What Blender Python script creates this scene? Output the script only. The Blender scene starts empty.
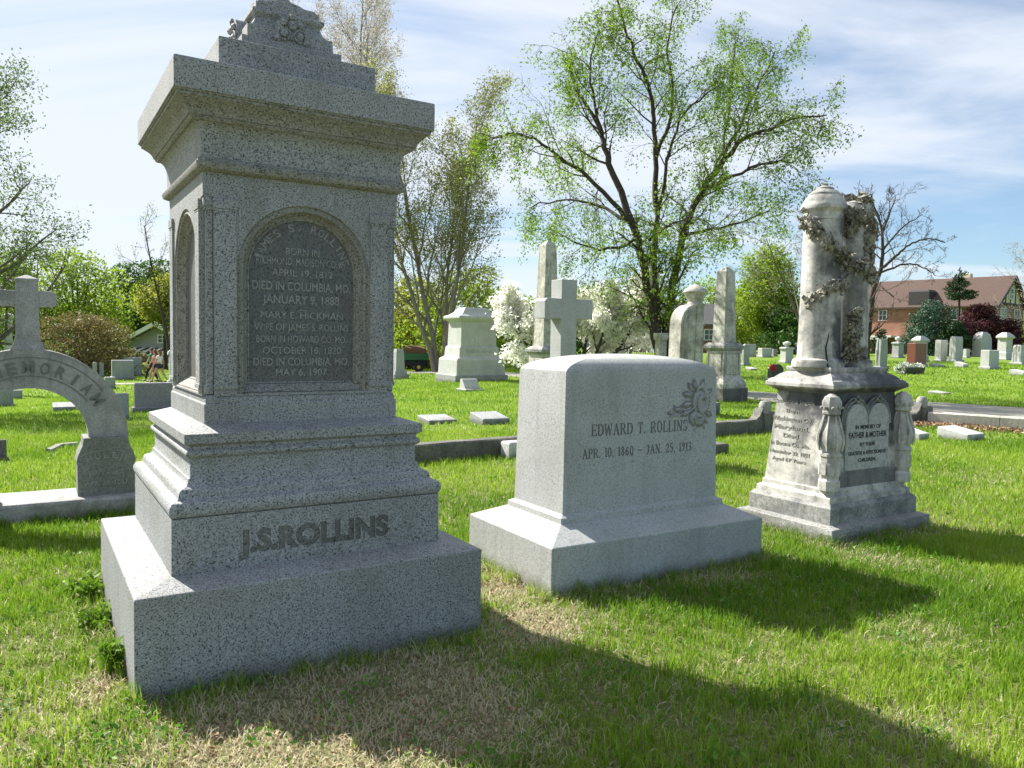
import bpy, bmesh, math, random
import numpy as np
from mathutils import Vector, Matrix, Euler

C = bpy.context.scene.collection
SC = bpy.context.scene
R = math.radians
rnd = random.Random(7)
rng = np.random.default_rng(11)

# ------------------------------------------------------------------ camera
CAMH, FPX, PITCH, ROLL = 1.55, 776.75, R(-3.238), R(0.922)
_F = Vector((0, math.cos(PITCH), math.sin(PITCH)))
_R0 = Vector((1, 0, 0)); _U0 = _R0.cross(_F)
_RT = _R0 * math.cos(ROLL) + _U0 * math.sin(ROLL)
_UP = -_R0 * math.sin(ROLL) + _U0 * math.cos(ROLL)
cam_d = bpy.data.cameras.new('camera')
cam_d.sensor_width = 36; cam_d.lens = FPX / 1024 * 36
cam_d.clip_start = 0.05; cam_d.clip_end = 3000
cam = bpy.data.objects.new('camera', cam_d); C.objects.link(cam)
m = Matrix((_RT, _UP, -_F)).transposed().to_4x4(); m.translation = Vector((0, 0, CAMH))
cam.matrix_world = m
SC.camera = cam

# ------------------------------------------------------------------ light
SUN_AZ, SUN_EL = R(-36), R(41)          # direction the light travels (from +X), elevation
world = bpy.data.worlds.new('World'); SC.world = world; world.use_nodes = True
nt = world.node_tree; N = nt.nodes; Lk = nt.links
bg = N['Background']
sky = N.new('ShaderNodeTexSky'); sky.sky_type = 'NISHITA'; sky.sun_disc = False
sky.sun_elevation = SUN_EL
sx, sy = -math.cos(SUN_AZ), -math.sin(SUN_AZ)
sky.sun_rotation = math.atan2(sx, sy)
sky.altitude = 200; sky.air_density = 1.0; sky.dust_density = 0.25; sky.ozone_density = 1.0
tc = N.new('ShaderNodeTexCoord')
sep = N.new('ShaderNodeSeparateXYZ'); Lk.new(tc.outputs['Generated'], sep.inputs[0])
addz = N.new('ShaderNodeMath'); addz.operation = 'ADD'; addz.inputs[1].default_value = 0.16
Lk.new(sep.outputs['Z'], addz.inputs[0])
mxz = N.new('ShaderNodeMath'); mxz.operation = 'MAXIMUM'; mxz.inputs[1].default_value = 0.05
Lk.new(addz.outputs[0], mxz.inputs[0])
dx = N.new('ShaderNodeMath'); dx.operation = 'DIVIDE'; Lk.new(sep.outputs['X'], dx.inputs[0]); Lk.new(mxz.outputs[0], dx.inputs[1])
dy = N.new('ShaderNodeMath'); dy.operation = 'DIVIDE'; Lk.new(sep.outputs['Y'], dy.inputs[0]); Lk.new(mxz.outputs[0], dy.inputs[1])
cmb = N.new('ShaderNodeCombineXYZ'); Lk.new(dx.outputs[0], cmb.inputs[0]); Lk.new(dy.outputs[0], cmb.inputs[1])
mp = N.new('ShaderNodeMapping'); mp.inputs['Scale'].default_value = (0.75, 1.9, 1); mp.inputs['Rotation'].default_value = (0, 0, R(-14))
mp.inputs['Location'].default_value = (3.1, 1.4, 0)
Lk.new(cmb.outputs[0], mp.inputs[0])
nz = N.new('ShaderNodeTexNoise'); nz.inputs['Scale'].default_value = 0.75; nz.inputs['Detail'].default_value = 9
nz.inputs['Roughness'].default_value = 0.56; nz.inputs['Distortion'].default_value = 0.5
Lk.new(mp.outputs[0], nz.inputs['Vector'])
# the cirrus thins out towards the right of the valley (world +X)
dens = N.new('ShaderNodeMapRange'); dens.inputs['From Min'].default_value = -0.65; dens.inputs['From Max'].default_value = 0.75
dens.inputs['To Min'].default_value = 0.27; dens.inputs['To Max'].default_value = -0.07
Lk.new(sep.outputs['X'], dens.inputs['Value'])
# and the half of the sky behind the photographer is clearer
dens2 = N.new('ShaderNodeMapRange'); dens2.inputs['From Min'].default_value = -0.5; dens2.inputs['From Max'].default_value = 0.3
dens2.inputs['To Min'].default_value = -0.22; dens2.inputs['To Max'].default_value = 0.0
Lk.new(sep.outputs['Y'], dens2.inputs['Value'])
dens3 = N.new('ShaderNodeMapRange'); dens3.inputs['From Min'].default_value = 0.12; dens3.inputs['From Max'].default_value = 0.5
dens3.inputs['To Min'].default_value = -0.03; dens3.inputs['To Max'].default_value = 0.16
Lk.new(sep.outputs['Z'], dens3.inputs['Value'])
ads = N.new('ShaderNodeMath'); ads.operation = 'ADD'; Lk.new(dens.outputs[0], ads.inputs[0]); Lk.new(dens2.outputs[0], ads.inputs[1])
ad = N.new('ShaderNodeMath'); ad.operation = 'ADD'; Lk.new(nz.outputs['Fac'], ad.inputs[0]); ads3 = N.new('ShaderNodeMath'); ads3.operation = 'ADD'; Lk.new(ads.outputs[0], ads3.inputs[0]); Lk.new(dens3.outputs[0], ads3.inputs[1]); Lk.new(ads3.outputs[0], ad.inputs[1])
rmp = N.new('ShaderNodeMapRange'); rmp.interpolation_type = 'SMOOTHSTEP'
rmp.inputs['From Min'].default_value = 0.40; rmp.inputs['From Max'].default_value = 0.72
rmp.inputs['To Min'].default_value = 0.10; rmp.inputs['To Max'].default_value = 0.93
Lk.new(ad.outputs[0], rmp.inputs['Value'])
mix = N.new('ShaderNodeMix'); mix.data_type = 'RGBA'
tint = N.new('ShaderNodeMix'); tint.data_type = 'RGBA'; tint.blend_type = 'MULTIPLY'; tint.inputs['Factor'].default_value = 1
Lk.new(sky.outputs[0], tint.inputs[6]); tint.inputs[7].default_value = (.90, 1.07, 1.20, 1)
Lk.new(rmp.outputs[0], mix.inputs['Factor']); Lk.new(tint.outputs[2], mix.inputs[6])
mix.inputs[7].default_value = (7.25, 7.75, 8.5, 1)
Lk.new(mix.outputs[2], bg.inputs['Color'])
bg.inputs['Strength'].default_value = 0.052

sd = bpy.data.lights.new('sun', 'SUN'); sd.energy = 5.0; sd.angle = R(0.6); sd.color = (1.0, 0.955, 0.88)
so = bpy.data.objects.new('sun', sd); C.objects.link(so)
ldir = Vector((math.cos(SUN_AZ) * math.cos(SUN_EL), math.sin(SUN_AZ) * math.cos(SUN_EL), -math.sin(SUN_EL)))
so.rotation_euler = ldir.to_track_quat('-Z', 'Y').to_euler()
so.location = (-20, 15, 30)
SC.view_settings.view_transform = 'Standard'; SC.view_settings.look = 'None'
SC.view_settings.exposure = 1.26; SC.view_settings.gamma = 1
SC.render.engine = 'CYCLES'
SC.cycles.transparent_max_bounces = 8
SC.cycles.max_bounces = 6

# ------------------------------------------------------------------ terrain height and placing
def sstep(t):
    t = np.clip(t, 0, 1); return t * t * (3 - 2 * t)
def G(x, y):
    q = -1.2 * np.asarray(x, float) + .25 * np.asarray(y, float)
    return -0.95 * sstep((q - 5) / 27.0) + .35 * sstep((.8 * np.asarray(x, float) + .4 * np.asarray(y, float) - 20) / 32.0)
def Gf(x, y): return float(G(x, y))
def ray(px, py):
    d = _F + _RT * ((px - 512) / FPX) - _UP * ((py - 384) / FPX)
    return d / d.y
def at(px, py):                       # point of the ground seen at a pixel
    d = ray(px, py); z = 0.0
    for _ in range(30):
        D = (z - CAMH) / d.z
        z = .5 * z + .5 * Gf(d.x * D, D)
    return Vector((d.x * D, D, Gf(d.x * D, D)))
def atD(px, D, py=340):
    d = ray(px, py); x = d.x * D
    return Vector((x, D, Gf(x, D)))
def zat(px, py, D): return CAMH + ray(px, py).z * D
YAW = R(31.4)

# ------------------------------------------------------------------ mesh builder
class MB:
    def __init__(s): s.v = []; s.f = []
    def add(s, vs, fs, M=None):
        o = len(s.v)
        if M is not None: vs = [M @ Vector(v) for v in vs]
        s.v.extend([tuple(v) for v in vs]); s.f.extend([tuple(i + o for i in f) for f in fs]); return s
    def box(s, c, d, M=None):
        x, y, z = c; a, b, h = d[0] / 2, d[1] / 2, d[2] / 2
        vs = [(x + i * a, y + j * b, z + k * h) for k in (-1, 1) for j in (-1, 1) for i in (-1, 1)]
        return s.add(vs, [(0, 2, 3, 1), (4, 5, 7, 6), (0, 1, 5, 4), (2, 6, 7, 3), (0, 4, 6, 2), (1, 3, 7, 5)], M)
    def loft(s, lev, W, D, M=None, cap0=True, cap1=True):
        """stack of rectangles; lev = (z, inset) or (z, inset_x, inset_y), footprint W x D centred"""
        vs = []; fs = []
        for l in lev:
            ex = l[1]; ey = l[2] if len(l) > 2 else l[1]; a, b = W / 2 - ex, D / 2 - ey
            vs += [(-a, -b, l[0]), (a, -b, l[0]), (a, b, l[0]), (-a, b, l[0])]
        for i in range(len(lev) - 1):
            o = 4 * i
            for k in range(4): fs.append((o + k, o + (k + 1) % 4, o + 4 + (k + 1) % 4, o + 4 + k))
        if cap0: fs.append((3, 2, 1, 0))
        if cap1:
            o = 4 * (len(lev) - 1); fs.append((o, o + 1, o + 2, o + 3))
        return s.add(vs, fs, M)
    def lathe(s, prof, n=24, M=None, squash=1.0, lobes=0, la=0.0, ph=0.0):
        vs = []; fs = []
        for r, z in prof:
            for k in range(n):
                a = 2 * math.pi * k / n + ph
                rr = r * (1 + (la * math.cos(lobes * a) if lobes else 0))
                vs.append((rr * math.cos(a), rr * math.sin(a) * squash, z))
        for i in range(len(prof) - 1):
            for k in range(n):
                a, b = i * n + k, i * n + (k + 1) % n
                fs.append((a, b, b + n, a + n))
        fs.append(tuple(range(n - 1, -1, -1))); o = (len(prof) - 1) * n
        fs.append(tuple(range(o, o + n)))
        return s.add(vs, fs, M)
    def prism(s, pts, y0, y1, M=None):
        """polygon in the XZ plane (ccw seen from -Y) extruded from y0 (front) to y1"""
        n = len(pts)
        vs = [(p[0], y0, p[1]) for p in pts] + [(p[0], y1, p[1]) for p in pts]
        fs = [tuple(range(n)), tuple(range(2 * n - 1, n - 1, -1))]
        for k in range(n):
            j = (k + 1) % n; fs.append((k, k + n, j + n, j))
        return s.add(vs, fs, M)
    def tube(s, P, rad, n=6, cap=True):
        P = [Vector(p) for p in P]; vs = []; fs = []
        t = (P[1] - P[0]).normalized(); u = t.orthogonal().normalized()
        for i, p in enumerate(P):
            if i > 0 and i < len(P) - 1: t = (P[i + 1] - P[i - 1]).normalized()
            elif i: t = (P[i] - P[i - 1]).normalized()
            u = (u - t * u.dot(t))
            u = u.normalized() if u.length > 1e-6 else t.orthogonal().normalized()
            w = t.cross(u); r = rad[i] if hasattr(rad, '__len__') else rad
            for k in range(n):
                a = 2 * math.pi * k / n
                vs.append(p + (u * math.cos(a) + w * math.sin(a)) * r)
        for i in range(len(P) - 1):
            for k in range(n):
                a, b = i * n + k, i * n + (k + 1) % n; fs.append((a, b, b + n, a + n))
        if cap:
            fs.append(tuple(range(n - 1, -1, -1))); o = (len(P) - 1) * n; fs.append(tuple(range(o, o + n)))
        return s.add(vs, fs)
    def blob(s, c, r, n=8, seed=0, amp=.15):
        rr = random.Random(seed); vs = []; fs = []; k2 = n // 2 + 1
        for i in range(k2):
            th = math.pi * i / (k2 - 1)
            for k in range(n):
                a = 2 * math.pi * k / n; q = 1 + rr.uniform(-amp, amp)
                vs.append((c[0] + r[0] * math.sin(th) * math.cos(a) * q, c[1] + r[1] * math.sin(th) * math.sin(a) * q, c[2] - r[2] * math.cos(th) * q))
        for i in range(k2 - 1):
            for k in range(n):
                a, b = i * n + k, i * n + (k + 1) % n; fs.append((a, b, b + n, a + n))
        return s.add(vs, fs)
    def build(s, name, mat, parent=None, smooth=None, bevel=0, seg=2, loc=None, rz=0):
        me = bpy.data.meshes.new(name); me.from_pydata(s.v, [], s.f); me.validate(); me.update()
        me.materials.append(mat)
        if smooth is not None:
            for p in me.polygons: p.use_smooth = True
            me.set_sharp_from_angle(angle=R(smooth))
        o = bpy.data.objects.new(name, me); C.objects.link(o)
        if parent: o.parent = parent
        if loc is not None: o.location = loc; o.rotation_euler.z = rz
        if bevel:
            b = o.modifiers.new('edge', 'BEVEL'); b.width = bevel; b.segments = seg; b.limit_method = 'ANGLE'; b.angle_limit = R(30)
        return o

def tag(o, label=None, cat=None, group=None, kind=None):
    if label: o['label'] = label
    if cat: o['category'] = cat
    if group: o['group'] = group
    if kind: o['kind'] = kind
    return o
def empty(name, loc, rz=0, label=None, cat=None, group=None):
    o = bpy.data.objects.new(name, None); C.objects.link(o); o.empty_display_size = .2
    o.location = loc; o.rotation_euler.z = rz
    return tag(o, label, cat, group)
def np_mesh(name, V, F, mat, attr=None, k=4):
    """V (n,3); F (m,k) ; attr per-vertex float 'tone'"""
    me = bpy.data.meshes.new(name)
    V = np.ascontiguousarray(V, np.float32); F = np.ascontiguousarray(F, np.int32)
    me.vertices.add(len(V)); me.vertices.foreach_set('co', V.ravel())
    me.loops.add(F.size); me.loops.foreach_set('vertex_index', F.ravel())
    me.polygons.add(len(F)); me.polygons.foreach_set('loop_start', np.arange(0, F.size, k, dtype=np.int32))
    me.polygons.foreach_set('loop_total', np.full(len(F), k, np.int32))
    if attr is not None:
        for nm, a in attr.items():
            at_ = me.attributes.new(nm, 'FLOAT', 'POINT'); at_.data.foreach_set('value', np.ascontiguousarray(a, np.float32))
    me.update(calc_edges=True); me.materials.append(mat)
    o = bpy.data.objects.new(name, me); C.objects.link(o); return o

# ------------------------------------------------------------------ materials
def newmat(name):
    m = bpy.data.materials.new(name); m.use_nodes = True
    n = m.node_tree.nodes; return m, n, m.node_tree.links, n['Principled BSDF']
def ramp(n, l, src, stops, interp='LINEAR'):
    r = n.new('ShaderNodeValToRGB'); r.color_ramp.interpolation = interp
    e = r.color_ramp.elements
    while len(e) < len(stops): e.new(0.5)
    for i, (p, c) in enumerate(stops):
        e[i].position = p; e[i].color = (*c, 1) if len(c) == 3 else c
    l.new(src, r.inputs[0]); return r.outputs[0]
def noise(n, l, vec, scale, detail=4, rough=.5, dist=0):
    t = n.new('ShaderNodeTexNoise'); t.inputs['Scale'].default_value = scale; t.inputs['Detail'].default_value = detail
    t.inputs['Roughness'].default_value = rough; t.inputs['Distortion'].default_value = dist
    l.new(vec, t.inputs['Vector']); return t.outputs['Fac']
def mixc(n, l, fac, a, b, mode='MIX'):
    x = n.new('ShaderNodeMix'); x.data_type = 'RGBA'; x.blend_type = mode
    if isinstance(fac, float): x.inputs['Factor'].default_value = fac
    else: l.new(fac, x.inputs['Factor'])
    for s, i in ((a, 6), (b, 7)):
        if isinstance(s, tuple): x.inputs[i].default_value = (*s, 1)
        else: l.new(s, x.inputs[i])
    return x.outputs[2]
def mapping(n, l, vec, scale):
    m = n.new('ShaderNodeMapping'); m.inputs['Scale'].default_value = scale; l.new(vec, m.inputs[0]); return m.outputs[0]
def bump(n, l, b, src, strength, dist=.01):
    u = n.new('ShaderNodeBump'); u.inputs['Strength'].default_value = strength; u.inputs['Distance'].default_value = dist
    l.new(src, u.inputs['Height']); l.new(u.outputs[0], b.inputs['Normal'])

def stone(name, base, dark, light, grain=150, dk=.40, lt=.62, stain=(0.12, 0.11, 0.09), stain_amt=.35, rough=.75, bmp=.25, streak=.3, stain_scale=1.6):
    m, n, l, b = newmat(name)
    tc = n.new('ShaderNodeTexCoord').outputs['Object']
    g1 = noise(n, l, tc, grain, 2, .6)
    g2 = noise(n, l, mapping(n, l, tc, (1.3, .8, 1.1)), grain * .45, 3, .65)
    col = ramp(n, l, g1, [(dk - .06, dark), (dk + .03, base), (lt - .03, base), (lt + .08, light)])
    blotch = ramp(n, l, g2, [(.36, (.72, .72, .72)), (.5, (1, 1, 1)), (.66, (1.12, 1.12, 1.12))])
    col = mixc(n, l, .75, col, blotch, 'MULTIPLY')
    big = noise(n, l, tc, stain_scale, 7, .62)
    col = mixc(n, l, ramp(n, l, big, [(.46, (0, 0, 0)), (.72, (stain_amt,) * 3)]), col, stain)
    st = noise(n, l, mapping(n, l, tc, (9, 9, .9)), 1.3, 5, .6)
    col = mixc(n, l, ramp(n, l, st, [(.52, (0, 0, 0)), (.78, (streak,) * 3)]), col, stain)
    sp = n.new('ShaderNodeSeparateXYZ'); l.new(tc, sp.inputs[0])          # soil splashed up from the ground
    mz = n.new('ShaderNodeMath'); mz.operation = 'MULTIPLY_ADD'; mz.inputs[1].default_value = -.16; l.new(noise(n, l, tc, 7, 5, .65), mz.inputs[0]); l.new(sp.outputs['Z'], mz.inputs[2])
    mr = n.new('ShaderNodeMapRange'); mr.interpolation_type = 'SMOOTHSTEP'; mr.inputs['From Min'].default_value = -.07; mr.inputs['From Max'].default_value = .04; mr.inputs['To Min'].default_value = .6; mr.inputs['To Max'].default_value = 0
    l.new(mz.outputs[0], mr.inputs['Value']); col = mixc(n, l, mr.outputs[0], col, (.10, .09, .065))
    l.new(col, b.inputs['Base Color']); b.inputs['Roughness'].default_value = rough
    b.inputs['Specular IOR Level'].default_value = .35
    bump(n, l, b, g1, bmp, .002)
    return m
def plain(name, col, rough=.7, var=.15, scale=6, metallic=0, col2=None):
    m, n, l, b = newmat(name); tc = n.new('ShaderNodeTexCoord').outputs['Object']
    f = noise(n, l, tc, scale, 5, .6)
    c2 = col2 or tuple(c * (1 - var * 2) for c in col)
    l.new(ramp(n, l, f, [(.3, c2), (.65, col)]), b.inputs['Base Color'])
    b.inputs['Roughness'].default_value = rough; b.inputs['Metallic'].default_value = metallic
    return m
def leafmat(name, stops, trans=.45, rough=.55):
    m, n, l, b = newmat(name)
    a = n.new('ShaderNodeAttribute'); a.attribute_name = 'tone'
    col = ramp(n, l, a.outputs['Fac'], stops)
    l.new(col, b.inputs['Base Color']); b.inputs['Roughness'].default_value = rough; b.inputs['Specular IOR Level'].default_value = .25
    t = n.new('ShaderNodeBsdfTranslucent'); l.new(col, t.inputs['Color'])
    x = n.new('ShaderNodeMixShader'); x.inputs[0].default_value = trans
    l.new(b.outputs[0], x.inputs[1]); l.new(t.outputs[0], x.inputs[2])
    l.new(x.outputs[0], n['Material Output'].inputs['Surface']); return m

M_GR = stone('speckled_granite', (.315, .325, .33), (.032, .036, .04), (.45, .45, .45), grain=140, dk=.425, lt=.60, stain=(.13, .125, .085), stain_amt=.36, streak=.36, bmp=.35)
M_GRT = stone('mossy_granite', (.27, .268, .245), (.05, .05, .045), (.40, .39, .33), grain=115, dk=.42, lt=.60, stain=(.12, .112, .075), stain_amt=.5, streak=.4)
M_PAN = stone('dark_polished_panel', (.12, .125, .125), (.025, .025, .03), (.20, .20, .20), grain=130, stain=(.14, .09, .065), stain_amt=.55, rough=.5)
M_LET = stone('raised_letters', (.28, .28, .275), (.14, .14, .14), (.42, .42, .42), grain=150, stain_amt=.2)
M_EDW = stone('fine_grey_granite', (.41, .42, .41), (.18, .19, .19), (.52, .52, .51), grain=150, dk=.40, lt=.62, stain=(.22, .23, .19), stain_amt=.45, streak=.45, bmp=.3)
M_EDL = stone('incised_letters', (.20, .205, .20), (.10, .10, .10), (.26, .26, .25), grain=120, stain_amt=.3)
M_EDR = stone('carved_granite', (.36, .37, .36), (.22, .22, .22), (.46, .46, .45), grain=150, stain=(.10, .10, .09), stain_amt=.5)
M_MAR = stone('weathered_marble', (.50, .485, .44), (.32, .31, .28), (.60, .58, .53), grain=40, dk=.34, lt=.60, stain=(.055, .058, .06), stain_amt=.95, streak=.75, bmp=.3, stain_scale=2.6)
M_MARB = stone('sooty_marble', (.30, .30, .28), (.17, .17, .16), (.42, .41, .38), grain=60, dk=.40, lt=.60, stain=(.07, .075, .08), stain_amt=.95, streak=.8, bmp=.3, stain_scale=3.2)
def sooty(name, src, spots, soot=(.035, .037, .045)):
    m = src.copy(); m.name = name; n = m.node_tree.nodes; l = m.node_tree.links; b = n['Principled BSDF']
    tc = n.new('ShaderNodeTexCoord').outputs['Object']; col = b.inputs['Base Color'].links[0].from_socket
    f = noise(n, l, tc, 9, 6, .65)
    for (x, y, z, rx, ry, rz, amt) in spots:
        mp_ = n.new('ShaderNodeMapping'); mp_.vector_type = 'TEXTURE'; mp_.inputs['Location'].default_value = (x, y, z); mp_.inputs['Scale'].default_value = (rx, ry, rz); l.new(tc, mp_.inputs[0])
        ln = n.new('ShaderNodeVectorMath'); ln.operation = 'LENGTH'; l.new(mp_.outputs[0], ln.inputs[0])
        a_ = n.new('ShaderNodeMath'); a_.operation = 'MULTIPLY_ADD'; a_.inputs[1].default_value = 1.6; l.new(f, a_.inputs[0]); l.new(ln.outputs['Value'], a_.inputs[2])
        col = mixc(n, l, soft(n, l, a_.outputs[0], amt), col, soot)
    l.new(col, b.inputs['Base Color']); return m
def soft(n, l, src, amt):
    r_ = n.new('ShaderNodeMapRange'); r_.interpolation_type = 'SMOOTHSTEP'
    r_.inputs['From Min'].default_value = 1.4; r_.inputs['From Max'].default_value = 2.05; r_.inputs['To Min'].default_value = amt; r_.inputs['To Max'].default_value = 0
    l.new(src, r_.inputs['Value']); return r_.outputs[0]
M_IVY = stone('mossy_carving', (.33, .31, .25), (.10, .09, .07), (.50, .47, .40), grain=24, dk=.45, lt=.60, stain=(.08, .075, .03), stain_amt=.85, bmp=.9, stain_scale=6)
M_ROUGH = stone('rough_base_granite', (.28, .28, .265), (.14, .14, .13), (.50, .49, .46), grain=60, stain=(.12, .12, .10), stain_amt=.6, bmp=.9)
M_ARC = stone('lichen_grey_granite', (.34, .345, .335), (.16, .16, .16), (.43, .43, .41), grain=120, stain=(.10, .10, .085), stain_amt=.7, streak=.5, stain_scale=4)
M_ARL = plain('worn_carving', (.17, .175, .165), .85, .15, 30)
M_DGR = stone('mossy_dark_pier', (.215, .23, .21), (.11, .115, .105), (.29, .30, .28), grain=80, stain=(.08, .085, .055), stain_amt=.6)
M_PLT = stone('pale_pier_letters', (.33, .34, .32), (.2, .2, .2), (.36, .36, .34), grain=60)
M_WHT = stone('pale_granite', (.50, .50, .48), (.36, .36, .35), (.60, .60, .58), grain=60, stain=(.22, .22, .20), stain_amt=.4, streak=.35)
M_MID = stone('mid_grey_granite', (.34, .35, .35), (.20, .20, .20), (.44, .44, .43), grain=50, stain=(.14, .14, .13), stain_amt=.5, streak=.4)
M_OLD = stone('old_stained_marble', (.50, .48, .42), (.34, .32, .28), (.60, .58, .52), grain=22, stain=(.10, .09, .075), stain_amt=.9, streak=.85, stain_scale=2.2, bmp=.4)
M_RED = stone('red_polished_granite', (.19, .060, .042), (.07, .025, .02), (.27, .10, .075), grain=60, stain_amt=.2, rough=.35)
M_MAU = stone('mauve_grey_granite', (.29, .265, .275), (.16, .15, .155), (.38, .35, .36), grain=60, stain=(.14, .13, .13), stain_amt=.4)
M_BLK = stone('black_granite', (.035, .04, .045), (.015, .015, .017), (.06, .065, .07), grain=60, stain_amt=.1, rough=.35)
M_COP = stone('grimy_coping', (.15, .145, .125), (.06, .06, .05), (.25, .24, .21), grain=40, stain=(.05, .055, .045), stain_amt=.8, streak=.8, bmp=.9)
M_CON = stone('pale_curb_concrete', (.50, .47, .40), (.34, .32, .27), (.58, .55, .48), grain=45, stain=(.20, .19, .15), stain_amt=.6, bmp=.6)
M_ROAD = stone('worn_road', (.50, .475, .42), (.36, .34, .30), (.58, .56, .50), grain=14, stain=(.26, .25, .22), stain_amt=.5, bmp=.4)
M_BARK = plain('dark_bark', (.075, .055, .042), .9, .3, 9)
M_BARKG = plain('grey_bark', (.16, .13, .105), .9, .25, 9)
M_TWIG = plain('pale_twig', (.30, .26, .235), .9, .2, 9)
M_BRICK = None

# ------------------------------------------------------------------ text
_tc = {}
def glyphs(s, size, depth, bold=0.0, space=1.0):
    key = (s, size, depth, bold, space)
    if key in _tc: return _tc[key]
    cu = bpy.data.curves.new('t', 'FONT'); cu.body = s; cu.size = size; cu.extrude = depth; cu.offset = bold
    cu.align_x = 'CENTER'; cu.space_character = space; cu.resolution_u = 3
    o = bpy.data.objects.new('t', cu); C.objects.link(o)
    dg = bpy.context.evaluated_depsgraph_get(); dg.update()
    me = o.evaluated_get(dg).to_mesh()
    vs = [tuple(v.co) for v in me.vertices]; fs = [tuple(p.vertices) for p in me.polygons]
    o.evaluated_get(dg).to_mesh_clear(); bpy.data.objects.remove(o); bpy.data.curves.remove(cu)
    _tc[key] = (vs, fs); return vs, fs
def write(mb, s, w, x, y, z, rx=R(90), rz=0.0, h=None, depth=.002, bold=0.0, face=None):
    """text centred at x, on plane y, baseline z, fitted to width w and cap height h"""
    vs, fs = glyphs(s, 1.0, .5, bold)
    xs = [v[0] for v in vs]; x0, x1 = min(xs), max(xs); cx = (x0 + x1) / 2
    sx = w / (x1 - x0); sy = (h / .70) if h else sx
    vs = [((v[0] - cx) * sx, v[1] * sy, v[2] * 2 * depth) for v in vs]
    M = (face or Matrix.Identity(4)) @ Matrix.Translation((x, y, z)) @ Matrix.Rotation(rz, 4, 'Y') @ Matrix.Rotation(rx, 4, 'X')
    mb.add(vs, fs, M)
def arc_write(mb, s, cx, cz, rad, y, size, step, depth=.002, bold=0.0, ell=1.0, wf=.82):
    n = len(s)
    for i, ch in enumerate(s):
        if ch == ' ': continue
        a = (i - (n - 1) / 2) * step
        x = cx + rad * math.sin(a); z = cz + rad * ell * math.cos(a)
        w = size * wf * (1.25 if ch in 'MW' else .28 if ch in 'I.' else 1)
        write(mb, ch, w, x, y, z, rz=a * ell, h=size, depth=depth, bold=bold)

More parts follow.
